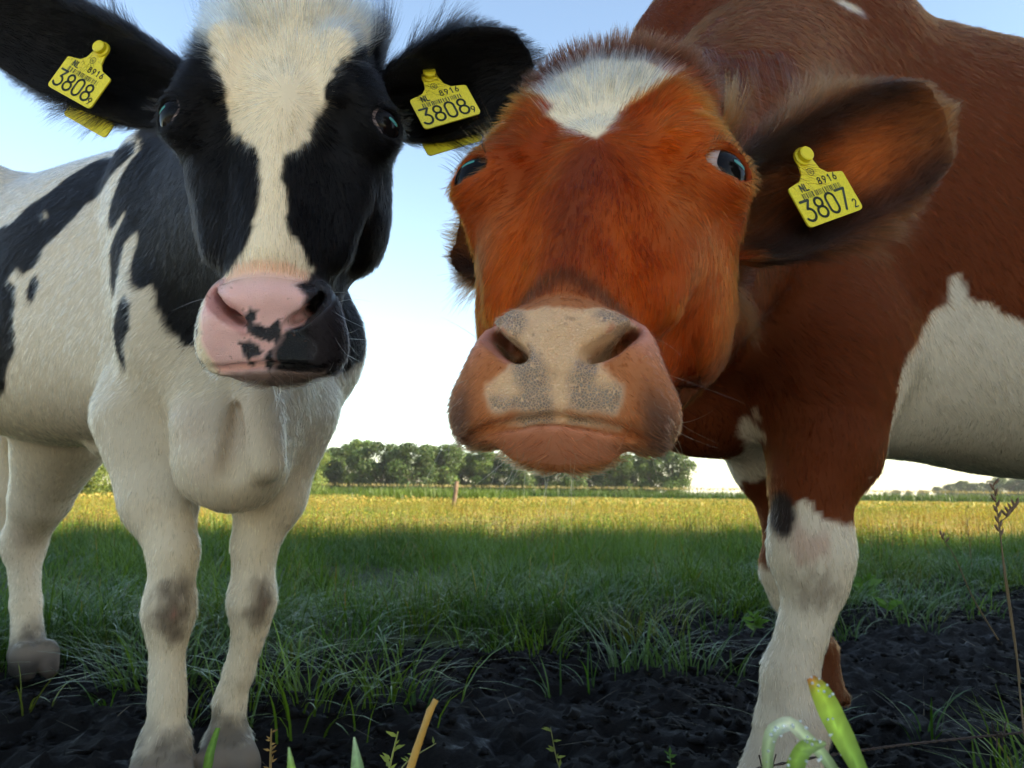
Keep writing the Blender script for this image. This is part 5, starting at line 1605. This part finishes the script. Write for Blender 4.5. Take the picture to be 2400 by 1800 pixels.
sprig('weed_sprig', [at(1335, 1860, 1.1), at(1305, 1780, 1.1), at(1290, 1704, 1.1)], .0013, 10, (.12, .13, .04), (.14, .17, .04), 'small weed sprig on the bare mud between the cows', .011, 4)
sprig('weed_sprig', [at(1580, 1830, 1.3), at(1572, 1790, 1.3), at(1570, 1766, 1.3)], .0012, 8, (.08, .14, .03), (.07, .16, .03), 'tiny green sprig on the mud left of the white foreleg', .013, 5)
def spike(path, r, seeds, label, seed, size=.011):
    r_ = np.random.default_rng(seed); path = np.asarray(path, float)
    g = np.linspace(0, 1, 26); t_ = np.linspace(0, 1, len(path))
    P = np.stack([pchip(t_, path[:, i], g) for i in range(3)], 1).astype(float)
    root = empty('seed_stalk', P[0]); tag(root, label, 'stalk')
    V, F = tube(P, np.linspace(r, r * .5, 26), 7)
    mesh_obj('stem', V, F, straw_mat, root, cols=np.tile([.13, .085, .04], (len(V), 1)))
    for s0, s1, n, off in seeds:
        for i in range(n):
            s = s0 + (s1 - s0) * i / max(n - 1, 1); p = np.array([np.interp(s, g, P[:, k]) for k in range(3)]) + off(i / max(n - 1, 1))
            d = unit(np.array([(-1) ** i * .5, 0, 1.0]) + r_.normal(0, .12, 3)) * size
            V, F = tube([p, p + d * .35, p + d * .75, p + d], [.0004, .0017, .0014, .0003], 6)
            mesh_obj('seed', V, F, straw_mat, root, cols=np.tile([.15, .085, .05], (len(V), 1)))
    return root
zero = lambda q: np.zeros(3)
spike([at(2405, 1760, .98), at(2385, 1560, 1.0), at(2350, 1300, 1.0), at(2340, 1220, 1.0), at(2328, 1130, 1.0)], .0012, [(.62, .98, 11, zero)], 'dry brown seed stalk rising at the right edge', 1)
spike([at(2392, 1600, 1.0), at(2352, 1330, 1.0), at(2343, 1230, 1.0), at(2362, 1210, 1.0), at(2384, 1184, 1.0)], .0010, [(.70, .99, 9, zero)], 'short forked seed head leaning off the dry stalk', 2)
spike([at(2340, 1500, 1.3), at(2280, 1400, 1.3), at(2235, 1300, 1.3), at(2206, 1256, 1.3)], .0011, [(.88, 1.0, 4, zero)], 'thin dry stem slanting left over the mud', 3, .010)
spike([at(2278, 1330, 5.0), at(2272, 1270, 5.0), at(2264, 1200, 5.0)], .003, [(.5, 1.0, 7, zero)], 'thin dark weed stem standing in the grass beyond the mud', 4, .05)
for i, (px, py, Y, n, ls, lab) in enumerate(((2020, 1375, 3.9, 15, .10, 'broad leaved green weed beside the white knee'), (1760, 1470, 2.9, 16, .055, 'feathery yellow green weed on the mud left of the white foreleg'), (2070, 1440, 3.3, 12, .06, 'small yellow green weed on the mud right of the white foreleg'))):
    b0 = at(px, py + 40, Y); b0[2] = float(ground_z(b0[:1], b0[1:2])[0]); tp = at(px + 8, py - 25, Y)
    sprig('weed', [b0, (b0 + tp) / 2 + [.01, 0, 0], tp], .003, n, (.08, .14, .03), (.085, .19, .03), lab, ls, 20 + i)

# barbed wire low in the verge grass
wire_mat, t, b = flat_material('rusty wire', (.05, .035, .03), .6, .4)
b.inputs['Metallic'].default_value = .5
root = empty('barbed_wire', at(1700, 1800, .98)); tag(root, 'slack barbed wire strand crossing the verge grass at the bottom right', 'wire')
wp = np.array([at(1640, 1830, .96), at(1930, 1772, .98), at(2100, 1748, 1.0), at(2345, 1722, 1.02), at(2520, 1705, 1.04)])
g = np.linspace(0, 1, 90); t_ = np.linspace(0, 1, 5)
Pw = np.stack([pchip(t_, wp[:, i], g) for i in range(3)], 1).astype(float)
for ph in (0, math.pi):
    off = np.stack([g * 0, np.cos(g * 150 + ph) * .0011, np.sin(g * 150 + ph) * .0011], 1)
    V, F = tube(Pw + off, np.full(90, .0009), 6)
    mesh_obj('strand', V, F, wire_mat, root)
for px, py, Y in ((2345, 1722, 1.02), (1800, 1800, .97)):
    c = at(px, py, Y)
    for k in range(2):
        a = np.linspace(0, 4 * math.pi, 30)
        Vp = c + np.stack([(a / 12.6 - .5) * .008 + (k - .5) * .004, np.cos(a) * .0032, np.sin(a) * .0032], 1)
        Vp = np.concatenate([[Vp[0] + [(-.004), -.004, .014 * (1 - 2 * k)]], Vp, [Vp[-1] + [.006, .004, -.013 * (1 - 2 * k)]]])
        V, F = tube(Vp, np.full(len(Vp), .0009), 6)
        mesh_obj('barb', V, F, wire_mat, root)

# ---------------------------------------------------------------- morning haze
hm = bpy.data.materials.new('haze'); hm.use_nodes = True
t = hm.node_tree; t.nodes.remove(t.nodes['Principled BSDF'])
pv = N(t, 'ShaderNodeVolumePrincipled', i_Density=.00014, i_Anisotropy=.2)
pv.inputs['Color'].default_value = (.93, .96, 1.0, 1)
t.links.new(pv.outputs[0], t.nodes['Material Output'].inputs['Volume'])
hx, hy0, hy1, hz0, hz1 = 2640, -640, 4240, -1.2, 19.0
V = [(x, y, z) for x in (-hx, hx) for y in (hy0, hy1) for z in (hz0, hz1)]
F = np.array([[0, 1, 3, 2], [4, 6, 7, 5], [0, 4, 5, 1], [2, 3, 7, 6], [0, 2, 6, 4], [1, 5, 7, 3]])
hz = mesh_obj('haze', V, F, hm, smooth=False)
tag(hz, 'thin pale morning haze over the field', 'haze', kind='stuff')
